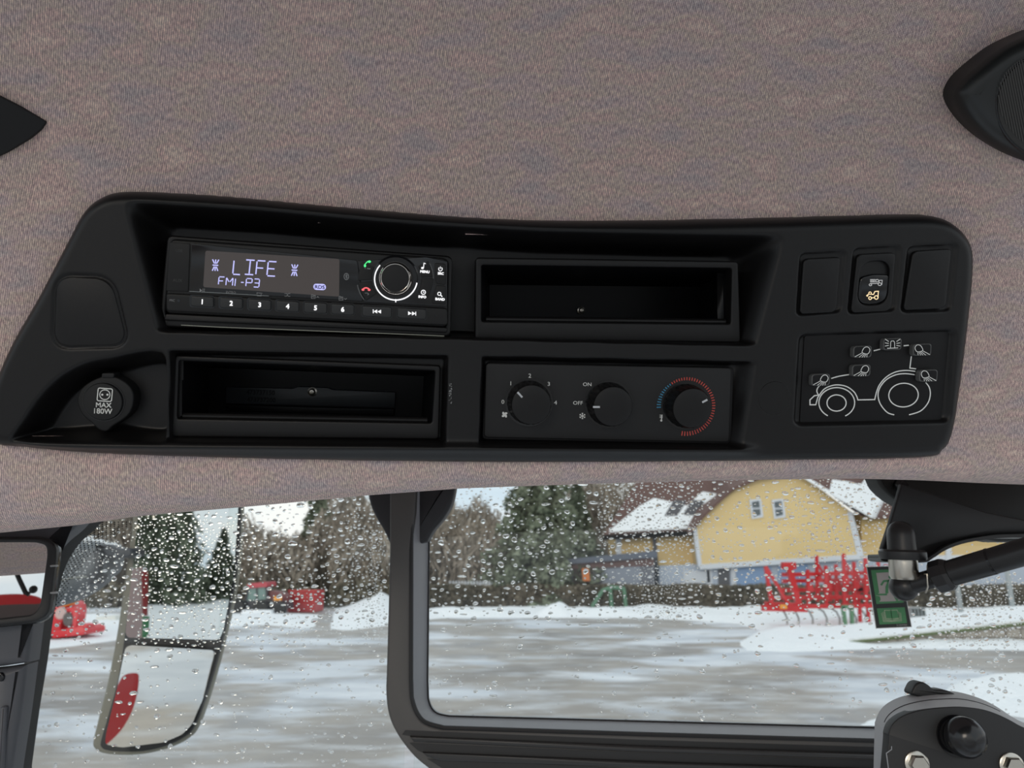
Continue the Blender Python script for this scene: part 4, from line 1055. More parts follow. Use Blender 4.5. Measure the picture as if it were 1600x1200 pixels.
# ================================================================ EXIT STICKER, STRUT, LATCH
def build_right_fittings():
    FS = Frame(np.array([0, Y_R - 0.0006, 2.5]), (0, -1, 0))
    root = thing('exit_sticker', 'green and black emergency exit sticker with running figure and open book on the right pane', 'sticker', FS.pt(1390, 935, 0))
    def z(x, y): return (1345 + .09585 * x, 875 + .09585 * y)
    prism(FS, [z(92, 110), z(650, 92), z(835, 1095), z(245, 1120)], 0.0, -0.0005).build('white_border', mat('sticker white', (0.6, 0.6, 0.6), 0.5), root, smooth=False)
    prism(FS, [z(104, 118), z(640, 100), z(822, 1085), z(256, 1110)], 0.0002, -0.0003).build('black_ground', mat('sticker black', (0.012, 0.014, 0.012), 0.5), root, smooth=False)
    gm = mat('sticker green', (0.055, 0.22, 0.085), 0.5); pm = mat('sticker pale', (0.42, 0.37, 0.35), 0.5)
    prism(FS, [z(165, 165), z(600, 150), z(700, 695), z(255, 718)], 0.0004, -0.0002).build('green_field', gm, root, smooth=False)
    prism(FS, [z(262, 790), z(715, 770), z(755, 1030), z(305, 1052)], 0.0004, -0.0002).build('green_field', gm, root, smooth=False)
    m = MB(); fill(FS, [z(250, 210), z(560, 196), z(600, 400), z(640, 660), z(545, 672), z(300, 680), z(325, 650), z(310, 590), z(250, 580), z(300, 530)], 0.0006, m); m.build('doorway', pm, root)
    m = MB(); fill(FS, ell(*z(487, 275), 3.6, 3.3, n=20), 0.0008, m)
    stroke(FS, [z(330, 412), z(375, 345), z(480, 335)], 3.2, 0.0008, mb=m); stroke(FS, [z(470, 330), z(425, 440), z(425, 545)], 4.6, 0.0008, mb=m); stroke(FS, [z(265, 565), z(430, 562)], 2.8, 0.0008, mb=m)
    stroke(FS, [z(470, 440), z(540, 500), z(560, 600), z(600, 660)], 3.6, 0.0008, mb=m); stroke(FS, [z(490, 335), z(570, 400), z(620, 380)], 3, 0.0008, mb=m)
    m.build('running_figure', gm, root)
    m = MB()
    for p in ([(385, 820), (490, 820), (510, 960), (410, 955)], [(490, 820), (595, 815), (625, 945), (510, 960)]): stroke(FS, [z(*q) for q in p], .7, 0.0006, True, m)
    for k in range(3):
        stroke(FS, [z(375 - k * 18, 840 + k * 12), z(395 - k * 14, 970 + k * 16), z(500, 985 + k * 10), z(625 + k * 20, 955 + k * 18), z(605 + k * 22, 835 + k * 12)], .6, 0.0006, mb=m)
    m.build('book_symbol', mat('sticker line', (0.45, 0.48, 0.35), 0.5), root)
    text(FS, '51625300', *z(668, 1060), 2.3, 0.0005, -2, 1.25).build('number', mat('sticker digits', (0.4, 0.4, 0.38), 0.5), root)

    # strut bracket bolted to the roof
    MK = mat('satin black metal', (0.012, 0.012, 0.013), 0.35, spec=0.5)
    FK = Frame(np.array([0, 0.90, 2.5]), (0, -1, 0)); FK2 = Frame(np.array([0, 0.83, 2.5]), unit((0.05, -1, -0.15)))
    root = thing('strut_bracket', 'black pressed steel bracket holding the ball joint at the upper right of the window', 'bracket', P(1480, 760, .86))
    prism(FK, spline([(1366, 735), (1374, 756), (1384, 768), (1396, 778)], 4) + [(1402, 782), (1500, 835), (1560, 846), (1720, 848), (1720, 735)], 0.0, -0.03, 0.004).build('mounting_plate', mat('mount black', (0.016, 0.017, 0.016), 0.5), root, sharp=50)
    web = [(1409, 757), (1450, 770), (1540, 800), (1600, 812), (1720, 822), (1720, 830), (1600, 834), (1560, 835), (1510, 841), (1470, 854), (1452, 866), (1442, 872), (1384, 868), (1378, 858), (1390, 822)]
    prism(FK2, web, 0.0, -0.006, 0.0015).build('web_plate', MK, root, sharp=50)
    # flange on the lower edge, turned towards the cab
    low = spline([(1376, 866), (1382, 872), (1440, 874), (1456, 868), (1478, 854), (1510, 843), (1560, 836), (1620, 835), (1720, 834)], 4)
    Vv = []; 
    for x, y in low:
        p = FK2.pt(x, y, 0.012); Vv += [p, p + np.array([0, 0.03, 0]), p + np.array([0, 0.03, -0.0035]), p + np.array([0, 0, -0.0035])]
    Fc = []
    for i in range(len(low) - 1):
        a = i * 4; b = a + 4
        Fc += [(a, a + 1, b + 1, b), (a + 1, a + 2, b + 2, b + 1), (a + 2, a + 3, b + 3, b + 2), (a + 3, a, b, b + 3)]
    Fc += [(0, 3, 2, 1), (len(Vv) - 4, len(Vv) - 3, len(Vv) - 2, len(Vv) - 1)]
    mesh_obj('flange', Vv, Fc, MK, root, 40)
    O = P(1410, 866, .80); k = .80 / F_PX; Zv = unit((0.02, -0.05, 1))
    MB().lathe(O, Zv, [(33 * k, -8 * k), (34 * k, -6 * k), (34 * k, 4 * k), (31 * k, 7 * k), (0, 7 * k)], 40).build('boss', MK, root)
    MB().lathe(O, Zv, [(21 * k, 4 * k), (20.5 * k, 30 * k), (19 * k, 38 * k), (14 * k, 46 * k), (7 * k, 50 * k), (0, 51 * k)], 36).build('nut_cap', mat('soft black cap', (0.015, 0.015, 0.016), 0.38), root)
    b = FK.pt(1405, 758, 0.004); MB().lathe(b, (0, -1, 0), [(0.008, 0), (0.008, 0.006), (0.006, 0.008), (0, 0.008)], 6).build('bolt_head', M_GLOSS, root, smooth=False)
    # gas strut
    root = thing('gas_strut', 'black gas strut running from the ball joint to the right edge', 'gas strut', P(1412, 916, .80))
    MB().lathe(O, -Zv, [(21 * k, 6 * k), (21 * k, 12 * k), (21 * k, 33 * k), (18 * k, 38 * k), (8 * k, 39 * k)], 32).build('stud_nut', M_STEEL, root)
    MB().lathe(O, -Zv, [(8 * k, 30 * k), (7 * k, 48 * k)], 20).build('stud', M_STEEL, root)
    B = P(1412, 917, .80); MB().ball(B, 21.5 * k, 32, 18).build('ball_socket', mat('socket black', (0.013, 0.013, 0.014), 0.33), root)
    E = P(1690, 836, .70); ax = unit(E - B)
    T = lambda t: B + ax * t * k
    MB().tube([T(10), T(58)], [14 * k, 14 * k], 28).build('neck', MK, root)
    MB().tube([T(46), T(50), T(66), T(72), T(74)], [20 * k, 25 * k, 25 * k, 21 * k, 16 * k], 10).build('lock_nut', MK, root, sharp=25)
    MB().tube([T(70), T(128)], [19 * k, 19 * k], 32).build('sleeve', MK, root)
    MB().tube([T(128), T(131)], [19.4 * k, 19.4 * k], 32).build('joint_ring', M_GLOSS, root)
    MB().tube([T(131), E], [18.6 * k, 19.2 * k], 32).build('cylinder_tube', MK, root)
    MB().tube([B + np.array([.012, -.014, .014]), T(26) + np.array([0, -.0155, .008]), T(24) + np.array([0, -.0165, -.004]), T(22) + np.array([0, -.013, -.010])], 0.0009, 8).build('spring_clip', M_STEEL, root)

    # latch housing at the lower right
    FH = Frame(P(1500, 1130, .66), unit((-0.05, -1, 0.02)))
    root = thing('window_latch', 'grey and black window latch housing with round black knob and two steel bolts', 'latch', P(1500, 1200, .68))
    arc = spline([(1377, 1290), (1388, 1165), (1389, 1146), (1396, 1130), (1414, 1117), (1442, 1109), (1478, 1105), (1512, 1105), (1548, 1112), (1590, 1132), (1640, 1168), (1660, 1290)], 6)
    prism(FH, arc, 0.0, -0.012, 0.001).build('face_plate', mat('latch black', (0.010, 0.010, 0.011), 0.5), root, sharp=40)
    gsh = mat('latch grey shell', (0.40, 0.405, 0.42), 0.5, spec=0.4)
    back = spline([(1366, 1290), (1369, 1150), (1371, 1126), (1382, 1106), (1404, 1092), (1436, 1084), (1468, 1081), (1500, 1082), (1540, 1095), (1578, 1118), (1640, 1165), (1665, 1290)], 6)
    a = [FH.pt(x, y, -0.0006) for x, y in arc]; b = [FH.pt(x, y, -0.050) for x, y in back]; n = min(len(a), len(b))
    FHb = Frame(FH.O - FH.n * 0.05, FH.n)
    mid = [p * .45 + q * .55 for p, q in zip(a, b)]
    V = a[:n] + mid[:n] + b[:n] + [p + FH.n * -0.004 for p in b[:n]]; Fc = []
    for r in range(3):
        for i in range(n - 1): Fc.append((r * n + i, r * n + i + 1, (r + 1) * n + i + 1, (r + 1) * n + i)[::-1])
    Fc.append(tuple(range(3 * n, 4 * n)))
    mesh_obj('shell', V, Fc, gsh, root, 45)
    # parting line on the shell
    MB().tube([p * .5 + q * .5 + np.array([0, 0, .0002]) for p, q in list(zip(a, b))[14:52]], 0.0004, 5).build('parting_line', M_SEAL, root)
    lev = spline([(1427, 1086), (1428, 1074), (1434, 1067), (1443, 1066), (1452, 1071), (1460, 1077), (1476, 1078), (1488, 1082), (1494, 1088), (1460, 1092)], 5, True)
    prism(Frame(FH.O - FH.n * 0.045, FH.n), lev, 0.004, -0.012, 0.002).build('lever', MATS['latch black'], root, sharp=50)
    kc = FH.pt(1495, 1150, 0); k2 = .66 / F_PX
    MB().lathe(kc, FH.n, [(31 * k2, -.001), (31 * k2, 0.002), (27 * k2, 0.002), (25 * k2, -0.0005)], 44).build('knob_recess', M_GLOSS, root)
    MB().lathe(FH.pt(1494, 1146, 0), unit(FH.n + np.array([0.08, 0, -0.06])), [(18 * k2, 0), (19 * k2, 0.006), (29 * k2, 0.008), (30.5 * k2, 0.011), (29 * k2, 0.017), (23 * k2, 0.023), (13 * k2, 0.0265), (0, 0.0275)], 48).build('knob', mat('polished black', (0.010, 0.010, 0.011), 0.22), root, sharp=80)
    for x, y in ((1432, 1193), (1580, 1196)):
        O2 = FH.pt(x, y, 0)
        MB().lathe(O2, FH.n, [(18.5 * k2, 0), (18.5 * k2, .0015), (17 * k2, .002)], 32).build('washer', M_STEEL, root)
        MB().lathe(O2, FH.n, [(14.5 * k2, .001), (14.5 * k2, .006), (12.5 * k2, .0078), (0, .0078)], 6).build('bolt_head', M_STEEL, root, smooth=False)
    stroke_m = MB().tube([FH.pt(1388, 1200, .001), FH.pt(1385, 1177, .001), FH.pt(1393, 1171, .001), FH.pt(1393, 1166, .001)], 0.0005, 6).build('edge_chip', mat('worn edge', (.25, .26, .28), .4), root)
MATS['latch black'] = mat('latch black', (0.010, 0.010, 0.011), 0.5)
build_right_fittings()

# ================================================================ MIRRORS
def reflect_frame(px, py, d, want):
    """plane through a pixel whose reflection of the view goes in the wanted direction"""
    r = unit(ray(px, py)); return Frame(P(px, py, d), unit(unit(want) - r))
FM1 = reflect_frame(275, 905, 1.60, (-0.22, -1, -0.015))
FM2 = reflect_frame(255, 1090, 1.62, (-0.26, -1, -0.27))
FM2 = Frame(FM1.pt(255, 1090, .014), FM2.n)
FI = reflect_frame(40, 905, 0.74, (-0.16, -1, 0.09))
def refl(fr, px, py, t):
    """where the thing stands whose mirror image shows at this pixel, t metres beyond the mirror"""
    p = fr.pt(px, py, 0); d = unit(p - EYE); r = d - 2 * (d @ fr.n) * fr.n
    return p + r * t
def build_mirrors():
    root = thing('wing_mirror', 'tall two-part wing mirror hanging outside the left pane', 'mirror', P(250, 1000, 1.62))
    hb = spline([(210, 700), (206, 815), (197, 880), (183, 980), (168, 1060), (153, 1120), (144, 1158), (146, 1170), (160, 1178), (190, 1181), (225, 1179), (262, 1170), (290, 1157), (306, 1140), (322, 1100), (340, 1040), (352, 992), (366, 930), (374, 870), (378, 800), (379, 700)], 5)
    gas = spline([(219, 700), (214, 815), (208, 880), (196, 980), (184, 1060), (168, 1120), (157, 1158), (158, 1168), (168, 1173), (192, 1175), (224, 1174), (258, 1166), (286, 1153), (302, 1137), (318, 1098), (337, 1038), (349, 990), (363, 928), (371, 870), (375, 800), (376, 700)], 5)
    FMm = Frame(FM1.O, FM1.n)
    hm = mat('mirror housing olive grey', (0.20, 0.19, 0.15), 0.5)
    prism(FMm, hb, -0.012, -0.032, 0.008, 4).build('housing', hm, root, sharp=50)
    prism(FMm, gas, -0.002, -0.02, 0.003).build('gasket_frame', M_SEAL, root, sharp=50)
    up = rnd([(221, 700), (215, 815), (204, 915), (196, 990), (200, 996), (342, 1000), (349, 985), (365, 900), (372, 800), (373, 700)], [1, 4, 4, 4, 4, 5, 6, 4, 4, 1])
    lo = rnd([(196, 1012), (204, 1008), (333, 1016), (334, 1022), (316, 1092), (300, 1132), (284, 1148), (256, 1160), (190, 1168), (164, 1163), (166, 1145), (182, 1080), (190, 1040)], 5)
    f1 = Frame(FM1.O + FM1.n * 0.001, FM1.n); f2 = FM2
    prism(f1, up, 0.0, -0.006).build('upper_mirror_glass', M_MIRROR, root, smooth=False)['label'] = 'flat upper mirror glass'
    prism(f2, lo, 0.0, -0.006).build('lower_mirror_glass', M_MIRROR, root, smooth=False)['label'] = 'lower wide angle mirror glass'
    prism(FMm, rnd([(196, 996), (346, 1002), (345, 1014), (194, 1008)], 2), 0.003, -0.01, 0.001).build('divider', M_SEAL, root)
    # mirror arm
    FAm = Frame(np.array([0, 1.61, 2.5]), (0, -1, 0))
    arm = thing('mirror_arm', 'dark grey moulded arm with a snowy top edge carrying the wing mirror', 'mirror arm', P(100, 900, 1.75))
    ao = spline([(40, 870), (100, 848), (140, 845), (158, 852), (164, 868), (160, 890), (148, 902), (136, 914), (115, 929), (83, 944), (30, 956), (-60, 970), (-60, 900)], 5, True)
    prism(FAm, ao, 0.0, -0.08, 0.025, 5).build('arm_shell', mat('arm grey', (0.13, 0.145, 0.16), 0.5), arm, sharp=70)
    prism(FAm, rnd([(146, 852), (160, 855), (166, 868), (186, 872), (205, 868), (204, 856), (186, 858), (168, 850)], 3), 0.004, -0.04, 0.003).build('hinge_rod', mat('hinge dark', (0.03, 0.035, 0.045), 0.5), arm)
    prism(FAm, rnd([(146, 856), (158, 862), (154, 892), (144, 912), (138, 912), (148, 888)], 4), 0.006, -0.04, 0.002).build('hinge_block', MATS['hinge dark'], arm)
    MB().tube([FAm.pt(x, y, 0.001) for x, y in spline([(80, 916), (92, 908), (106, 904), (136, 901)], 4)], 0.0016, 6).build('moulded_edge', mat('pale moulding', (0.28, 0.29, 0.27), 0.5), arm)
    mb = MB(); pts = [FAm.pt(x, y, -0.03) for x, y in spline([(60, 862), (100, 847), (140, 844), (165, 851), (190, 857)], 4)]
    mb.tube(pts, [.006 + .003 * math.sin(i * 1.9) for i in range(len(pts))], 8).build('snow_cap', M_SNOW, arm, sharp=0)

    # interior mirror
    root = thing('interior_mirror', 'black framed interior mirror cut by the left edge of the view', 'mirror', FI.pt(20, 905, 0))
    o = rnd([(-150, 850), (-120, 838), (70, 838), (91, 850), (90, 872), (78, 962), (60, 974), (-20, 982), (-150, 992)], [4, 10, 16, 10, 6, 16, 12, 4, 4])
    o2 = rnd([(-142, 858), (-116, 846), (60, 846), (82, 856), (81, 874), (70, 955), (56, 965), (-20, 973), (-142, 982)], [4, 10, 14, 8, 6, 14, 10, 4, 4])
    prism(FI, o, -0.002, -0.012, 0.004, 4).build('housing', M_GLOSS, root, sharp=50)
    o1 = rnd([(-148, 852), (-118, 840), (68, 840), (88, 851), (87, 873), (76, 960), (58, 971), (-20, 979), (-148, 989)], [4, 10, 15, 9, 6, 15, 11, 4, 4])
    ring(FI, o1, rnd([(-140, 860), (-114, 847), (56, 847), (72, 852), (73, 868), (62, 946), (52, 960), (-20, 968), (-140, 978)], [4, 8, 12, 6, 5, 12, 8, 4, 4]), 0.003, -0.004, 0.002).build('rim', M_SEAL, root)
    prism(FI, o2, 0.0, -0.003).build('mirror_glass', M_MIRROR, root, smooth=False)
    for y in (883, 925):
        prism(FI, rnd([(78, y), (88, y - 1), (88, y + 2), (78, y + 3)], 1), 0.004, -0.002, 0.0005).build('clip', mat('clip grey', (.3, .3, .3), .4), root)
    # things seen in the interior mirror, standing behind and beside the driver
    def slab(fr, poly, t, th, m, name, parent=None):
        a = [refl(fr, x, y, t) for x, y in poly]; b = [refl(fr, x, y, t + th) for x, y in poly]; n = len(a); V = a + b
        Fc = [tuple(range(n)), tuple(range(2 * n - 1, n - 1, -1))] + [(i, i + n, (i + 1) % n + n, (i + 1) % n) for i in range(n)]
        return mesh_obj(name, V, Fc, m, parent, 40)
    lime = mat('lime green', (0.42, 0.60, 0.04), 0.5)
    t = thing('arm_rest_pad', 'red rounded pad with lime edge on a black stalk reflected in the interior mirror', 'pad', refl(FI, 15, 860, .5))
    slab(FI, ell(14, 838, 33, 36, n=28), .50, .02, M_RUBBER, 'pad_back', t); slab(FI, ell(10, 838, 26, 32, n=28), .48, .02, M_RED, 'pad_face', t); slab(FI, [(34, 815), (45, 815), (44, 846), (35, 862), (30, 866)], .478, .015, lime, 'lime_edge', t)
    MB().tube([refl(FI, 16, 872, .5), refl(FI, 30, 905, .5), refl(FI, 40, 926, .5), refl(FI, 46, 929, .5)], 0.0035, 10).build('stalk', M_RUBBER, t)
    MB().ball(refl(FI, 52, 921, .5), 0.006, 18, 10).build('ball_end', M_RUBBER, t)
    fd = spline([(-60, 938), (-20, 931), (20, 928), (50, 930), (66, 936), (62, 943), (30, 944), (-10, 946), (-60, 950)], 4, True)
    f = slab(FI, fd, 1.1, .05, M_RED, 'rear_fender'); tag(f, 'glossy red curved body panel reflected along the bottom of the interior mirror', 'fender')
    s_ = slab(FI, spline([(-80, 944), (-20, 944), (30, 944), (66, 940), (68, 985), (-80, 990)], 3, True), 1.2, .03, mat('dusty grey panel', (.10, .085, .08), .6), 'rear_shelf'); tag(s_, 'grey ledge below the red panel in the interior mirror', 'shelf')
    p = slab(FI, rnd([(64, 846), (72, 846), (70, 893), (63, 893)], 2), .6, .02, M_RUBBER, 'grab_handle'); tag(p, 'dark upright grab bar reflected beside the rim of the interior mirror', 'grab bar')
    # things seen in the wing mirror
    f = slab(FM2, spline([(186, 1066), (196, 1054), (214, 1052), (217, 1062), (214, 1085), (206, 1112), (190, 1140), (168, 1162), (156, 1168), (160, 1150), (168, 1120), (177, 1090)], 5, True), 1.7, .10, M_RED, 'tractor_fender')
    tag(f, 'red tractor fender reflected in the lower glass of the wing mirror', 'fender')
    f = slab(FM1, [(221, 893), (232, 893), (231, 962), (223, 962)], 3.0, .1, mat('dull red paint', (.30, .03, .03), .5), 'marker_post'); tag(f, 'red marker post with green foot reflected in the upper glass of the wing mirror', 'post')
    slab(FM1, [(223, 963), (234, 963), (232, 996), (222, 996)], 2.98, .1, mat('green paint', (.04, .22, .08), .5), 'post_foot', f)
    f = slab(FM1, [(190, 893), (224, 885), (224, 1000), (190, 1010)], 4.2, .2, mat('dusty pink paint', (.42, .30, .29), .7), 'side_panel'); tag(f, 'pale dusty pink panel reflected along the inner edge of the upper mirror glass', 'panel')
build_mirrors()

# ================================================================ OUTSIDE: GROUND AND SNOW
def ground_mat():
    m = bpy.data.materials.new('wet icy yard'); m.use_nodes = True
    nt = m.node_tree; L = nt.links.new; b = nt.nodes['Principled BSDF']
    tc = nt.nodes.new('ShaderNodeTexCoord')
    def noise(scale, st, det=4, rot=0.0, off=(0, 0, 0)):
        mp = nt.nodes.new('ShaderNodeMapping'); mp.inputs['Scale'].default_value = st; mp.inputs['Rotation'].default_value = (0, 0, rot); mp.inputs['Location'].default_value = off
        n = nt.nodes.new('ShaderNodeTexNoise'); n.inputs['Scale'].default_value = scale; n.inputs['Detail'].default_value = det; n.inputs['Roughness'].default_value = 0.55
        L(tc.outputs['Object'], mp.inputs[0]); L(mp.outputs[0], n.inputs['Vector']); return n.outputs['Fac']
    def ramp(f, s):
        r = nt.nodes.new('ShaderNodeValToRGB'); e = r.color_ramp.elements
        e[0].position, e[0].color = s[0][0], (*s[0][1], 1); e[1].position, e[1].color = s[-1][0], (*s[-1][1], 1)
        for p, c in s[1:-1]: x = e.new(p); x.color = (*c, 1)
        L(f, r.inputs[0]); return r.outputs[0]
    def mix(f, a, c):
        x = nt.nodes.new('ShaderNodeMix'); x.data_type = 'RGBA'; L(f, x.inputs[0]); L(a, x.inputs[6]); L(c, x.inputs[7]); return x.outputs[2]
    wet = ramp(noise(0.30, (1, 0.8, 1), 5), [(0.35, (0.22, 0.205, 0.195)), (0.55, (0.34, 0.31, 0.28)), (0.7, (0.26, 0.265, 0.28))])
    ice = ramp(noise(0.8, (0.5, 1.2, 1), 4, 0.2), [(0.3, (0.44, 0.48, 0.54)), (0.7, (0.76, 0.79, 0.83))])
    m1 = ramp(noise(0.33, (0.62, 0.95, 1), 6, 0.5, (3.1, 2, 0)), [(0.485, (0, 0, 0)), (0.575, (1, 1, 1))])
    c = mix(m1, wet, ice)
    fine = ramp(noise(2.2, (0.35, 1.0, 1), 5, 0.2), [(0.5, (0, 0, 0)), (0.75, (0.7, 0.7, 0.7))])
    c2 = mix(fine, c, ice)
    L(c2, b.inputs['Base Color'])
    rg = nt.nodes.new('ShaderNodeMapRange'); L(m1, rg.inputs[0]); rg.inputs[3].default_value = 0.55; rg.inputs[4].default_value = 0.7; b.inputs['Specular IOR Level'].default_value = 0.4
    L(rg.outputs[0], b.inputs['Roughness'])
    bp = nt.nodes.new('ShaderNodeBump'); bp.inputs['Strength'].default_value = 0.5; bp.inputs['Distance'].default_value = 0.05
    L(noise(3.0, (0.6, 1, 1), 5, 0.3), bp.inputs['Height']); L(bp.outputs[0], b.inputs['Normal'])
    return m
o = MB().add([(-160, -120, 0), (160, -120, 0), (160, 220, 0), (-160, 220, 0)], [(0, 1, 2, 3)]).build('ground', ground_mat(), smooth=False)
struct(o, 'wet icy yard with streaks of packed snow')

def mound(poly_px, h, name, label, cell=0.35, soft=1.5, seedx=0.0, rough=0.35, world=None):
    """bank of snow whose foot on the ground follows a polygon"""
    W = world if world else [G(x, y)[:2] for x, y in poly_px]
    W = np.array(W); lo, hi = W.min(0), W.max(0)
    nx = int(min(220, (hi[0] - lo[0]) / cell)) + 3; ny = int(min(160, (hi[1] - lo[1]) / cell)) + 3
    X, Y = np.meshgrid(np.linspace(lo[0], hi[0], nx), np.linspace(lo[1], hi[1], ny))
    D = sdf(X, Y, W)
    nz = sum(np.sin(X * f * 1.7 + a + seedx) * np.cos(Y * f * 1.3 + b + seedx) / g for f, a, b, g in ((0.5, 1, 2, 1.2), (1.3, 3, .5, 2.2), (3.1, 5, 4, 5), (6.5, 2, 1, 10)))
    H = h * sst(D / soft) * (1 + rough * nz * 0.6) - 0.02 + 0.06 * nz * sst(D / soft)
    keep = (D[:-1, :-1] > -cell) & (D[1:, 1:] > -cell)
    V = np.stack([X, Y, np.where(D > 0, H, -0.03)], -1)
    o = fast_mesh(name, V.reshape(-1, 3), gridfaces(ny, nx, keep), M_SNOW)
    o['kind'] = 'structure'; o['label'] = label; return o
# the long strip in front of the hedge, the island on the right, banks on the left
mound([(640, 972), (700, 966), (800, 966), (900, 966), (1000, 966), (1110, 972), (1200, 980), (1250, 962), (1250, 953), (1000, 953), (640, 955)], 0.30, 'snow_bank', 'long low snow bank below the hedge', 0.35, 1.6)
mound([(822, 965), (900, 966), (920, 962), (895, 957), (835, 957)], 0.75, 'snow_heap', 'small pointed snow heap below the hedge', 0.25, 1.6, 2.0)
mound([(1120, 968), (1180, 985), (1145, 1003), (1160, 1018), (1240, 1020), (1420, 1014), (1620, 1018), (1800, 1015), (1800, 953), (1600, 952), (1250, 953), (1140, 957)], 0.22, 'snow_island', 'snow covered verge beneath the red cultivator', 0.35, 1.2, 4.0, 0.2)
mound([(1455, 1090), (1480, 1068), (1540, 1052), (1640, 1050), (1800, 1060), (1800, 1130), (1600, 1125), (1540, 1115)], 0.16, 'snow_patch', 'rutted snow patch above the window latch', 0.12, 0.7, 6.0, 0.8)
mound([(1300, 1140), (1360, 1112), (1420, 1098), (1500, 1130), (1460, 1180), (1330, 1170)], 0.05, 'snow_patch', 'thin slush patch beside the window latch', 0.12, 0.6, 1.0, 0.8)
mound([(503, 983), (540, 988), (600, 980), (670, 970), (670, 950), (560, 946), (516, 950)], 1.25, 'snow_bank', 'high ploughed snow bank beside the red container', 0.3, 4.5, 3.0, 0.3)
mound([(-200, 1040), (0, 1022), (60, 1018), (110, 1014), (190, 1002), (300, 988), (400, 978), (500, 985), (520, 960), (300, 955), (120, 962), (-200, 975)], 0.16, 'snow_bank', 'snow bank around the red implement on the left', 0.35, 2.2, 5.0, 0.3)
mound(None, 0.5, 'snow_field', 'snowy ground behind the tractor seen in the mirrors', 0.9, 3.0, 7.0, world=[(-60, -26), (-12, -24), (8, -26), (8, -50), (-60, -50)])

# ================================================================ TREES AND HEDGE
def tri_cloud(C, size, flat=0.0, elong=1.0, vert=0.0):
    """small three-cornered leaves or twigs at the given centres"""
    n = len(C); a = rng.normal(size=(n, 3)); a[:, 2] += vert * 2 * np.sign(a[:, 2] + 1e-6); a /= np.linalg.norm(a, axis=1)[:, None]
    b = rng.normal(size=(n, 3)); b -= a * (a * b).sum(1)[:, None]; b /= np.linalg.norm(b, axis=1)[:, None]
    s = (size * rng.uniform(.6, 1.4, n))[:, None]
    V = np.stack([C + a * s * elong, C - a * s * elong * .5 + b * s / elong, C - a * s * elong * .5 - b * s / elong], 1).reshape(-1, 3)
    return V, np.arange(3 * n).reshape(-1, 3)
M_NEEDLE = mat('spruce needles', (0.11, 0.14, 0.09), 0.8, mottle=(1.2, (0.21, 0.24, 0.17)))  # green lightened so the colour carries the distance haze
M_TWIG = mat('bare twigs', (0.29, 0.25, 0.205), 0.9, mottle=(0.5, (0.38, 0.335, 0.28)))  # pale, low-contrast browns with the haze painted in
M_BARK = mat('bark', (0.12, 0.10, 0.085), 0.9)
M_HEDGE = mat('winter hedge', (0.11, 0.10, 0.075), 0.9, mottle=(0.8, (0.19, 0.165, 0.125)))
def spruce(x, y, h, r, label, n=15000):
    root = thing('spruce_tree', label, 'tree', (x, y, 0), None)
    t = rng.random(n) ** 0.75; ang = rng.random(n) * 2 * math.pi
    tier = 0.72 + 0.28 * np.abs(np.sin(t * 22 + ang * 0.5)); rad = (t * r * tier) * np.sqrt(rng.uniform(.25, 1, n)) * (0.8 + .25 * np.sin(ang * 7 + t * 13))
    z = h * (1 - t) - rad * 0.18 + 0.4
    C = np.stack([x + rad * np.cos(ang), y + rad * np.sin(ang), np.maximum(z, .3)], 1)
    V, Fc = tri_cloud(C, 0.17, elong=1.3); f = fast_mesh('foliage', V, Fc, M_NEEDLE, root, smooth=False); f['kind'] = 'stuff'
    MB().tube([(x, y, 0), (x, y, h * .5), (x, y, h * .97)], [r * .07, r * .04, .02], 8).build('trunk', M_BARK, root)
    return root
def bare_tree(x, y, h, r, label, n=5200, group='bare trees and bushes behind the yard'):
    root = thing('bare_tree', label, 'tree', (x, y, 0), group); mb = MB(); tips = []
    def branch(p, d, l, rad, lev):
        q = p + d * l; mb.tube([p, (p + q) / 2 + rng.normal(size=3) * l * .04, q], [rad, rad * .8, rad * .6], 5, False)
        if lev == 0: tips.append((p, q)); return
        for k in range(3):
            nd = unit(d + rng.normal(size=3) * 0.45 + np.array([0, 0, .12])); branch(q, nd, l * .72, rad * .58, lev - 1)
    for k in range(2):
        b = np.array([x + rng.normal() * .3, y, 0.0]); branch(b, unit(np.array([rng.normal() * .15, 0, 1])), h * .30, h * .016, 3)
    mb.build('trunk', M_BARK, root)
    u = rng.normal(size=(n, 3)); u /= np.linalg.norm(u, axis=1)[:, None]; u *= (rng.random(n) ** .45)[:, None]
    C = np.array([x, y, h * .56]) + u * np.array([r, r, h * .46]) * (1 + .15 * np.sin(u[:, :1] * 9))
    V, Fc = tri_cloud(C, 0.23, elong=3.2, vert=.5); f = fast_mesh('twigs', V, Fc, M_TWIG, root, smooth=False); f['kind'] = 'stuff'
    return root
p = at(845, 915, 50); spruce(p[0], 50, 12.0, 5.4, 'large green spruce tree to the left of the yellow house', 20000)
p = at(490, 915, 62); spruce(p[0], 62, 10.2, 2.9, 'slim spruce tree rising behind the red container', 7000)
p = at(905, 915, 58); spruce(p[0], 58, 9.5, 3.0, 'smaller spruce tree half hidden behind the large spruce', 6000)
bts = []; BT = 'leafless brown tree in the belt behind the yard'
for px, Y, h, r in ((80, 52, 8.0, 4), (150, 58, 7.2, 4.2), (220, 60, 9, 4), (300, 56, 7.6, 4), (355, 60, 6.0, 4), (400, 54, 4.2, 3.8), (445, 60, 4.6, 4), (535, 57, 6.4, 3.0), (585, 54, 4.6, 3.6), (625, 60, 8.2, 4),
                    (690, 56, 6.2, 3.8), (735, 60, 7.4, 3.8), (770, 53, 5.2, 3), (20, 56, 8.5, 4), (540, 68, 9.4, 3), (930, 66, 11.5, 4.2), (970, 72, 10.5, 4)):
    bts.append((px, bare_tree(at(px, 915, Y)[0], Y, h, r, BT, 3000)))
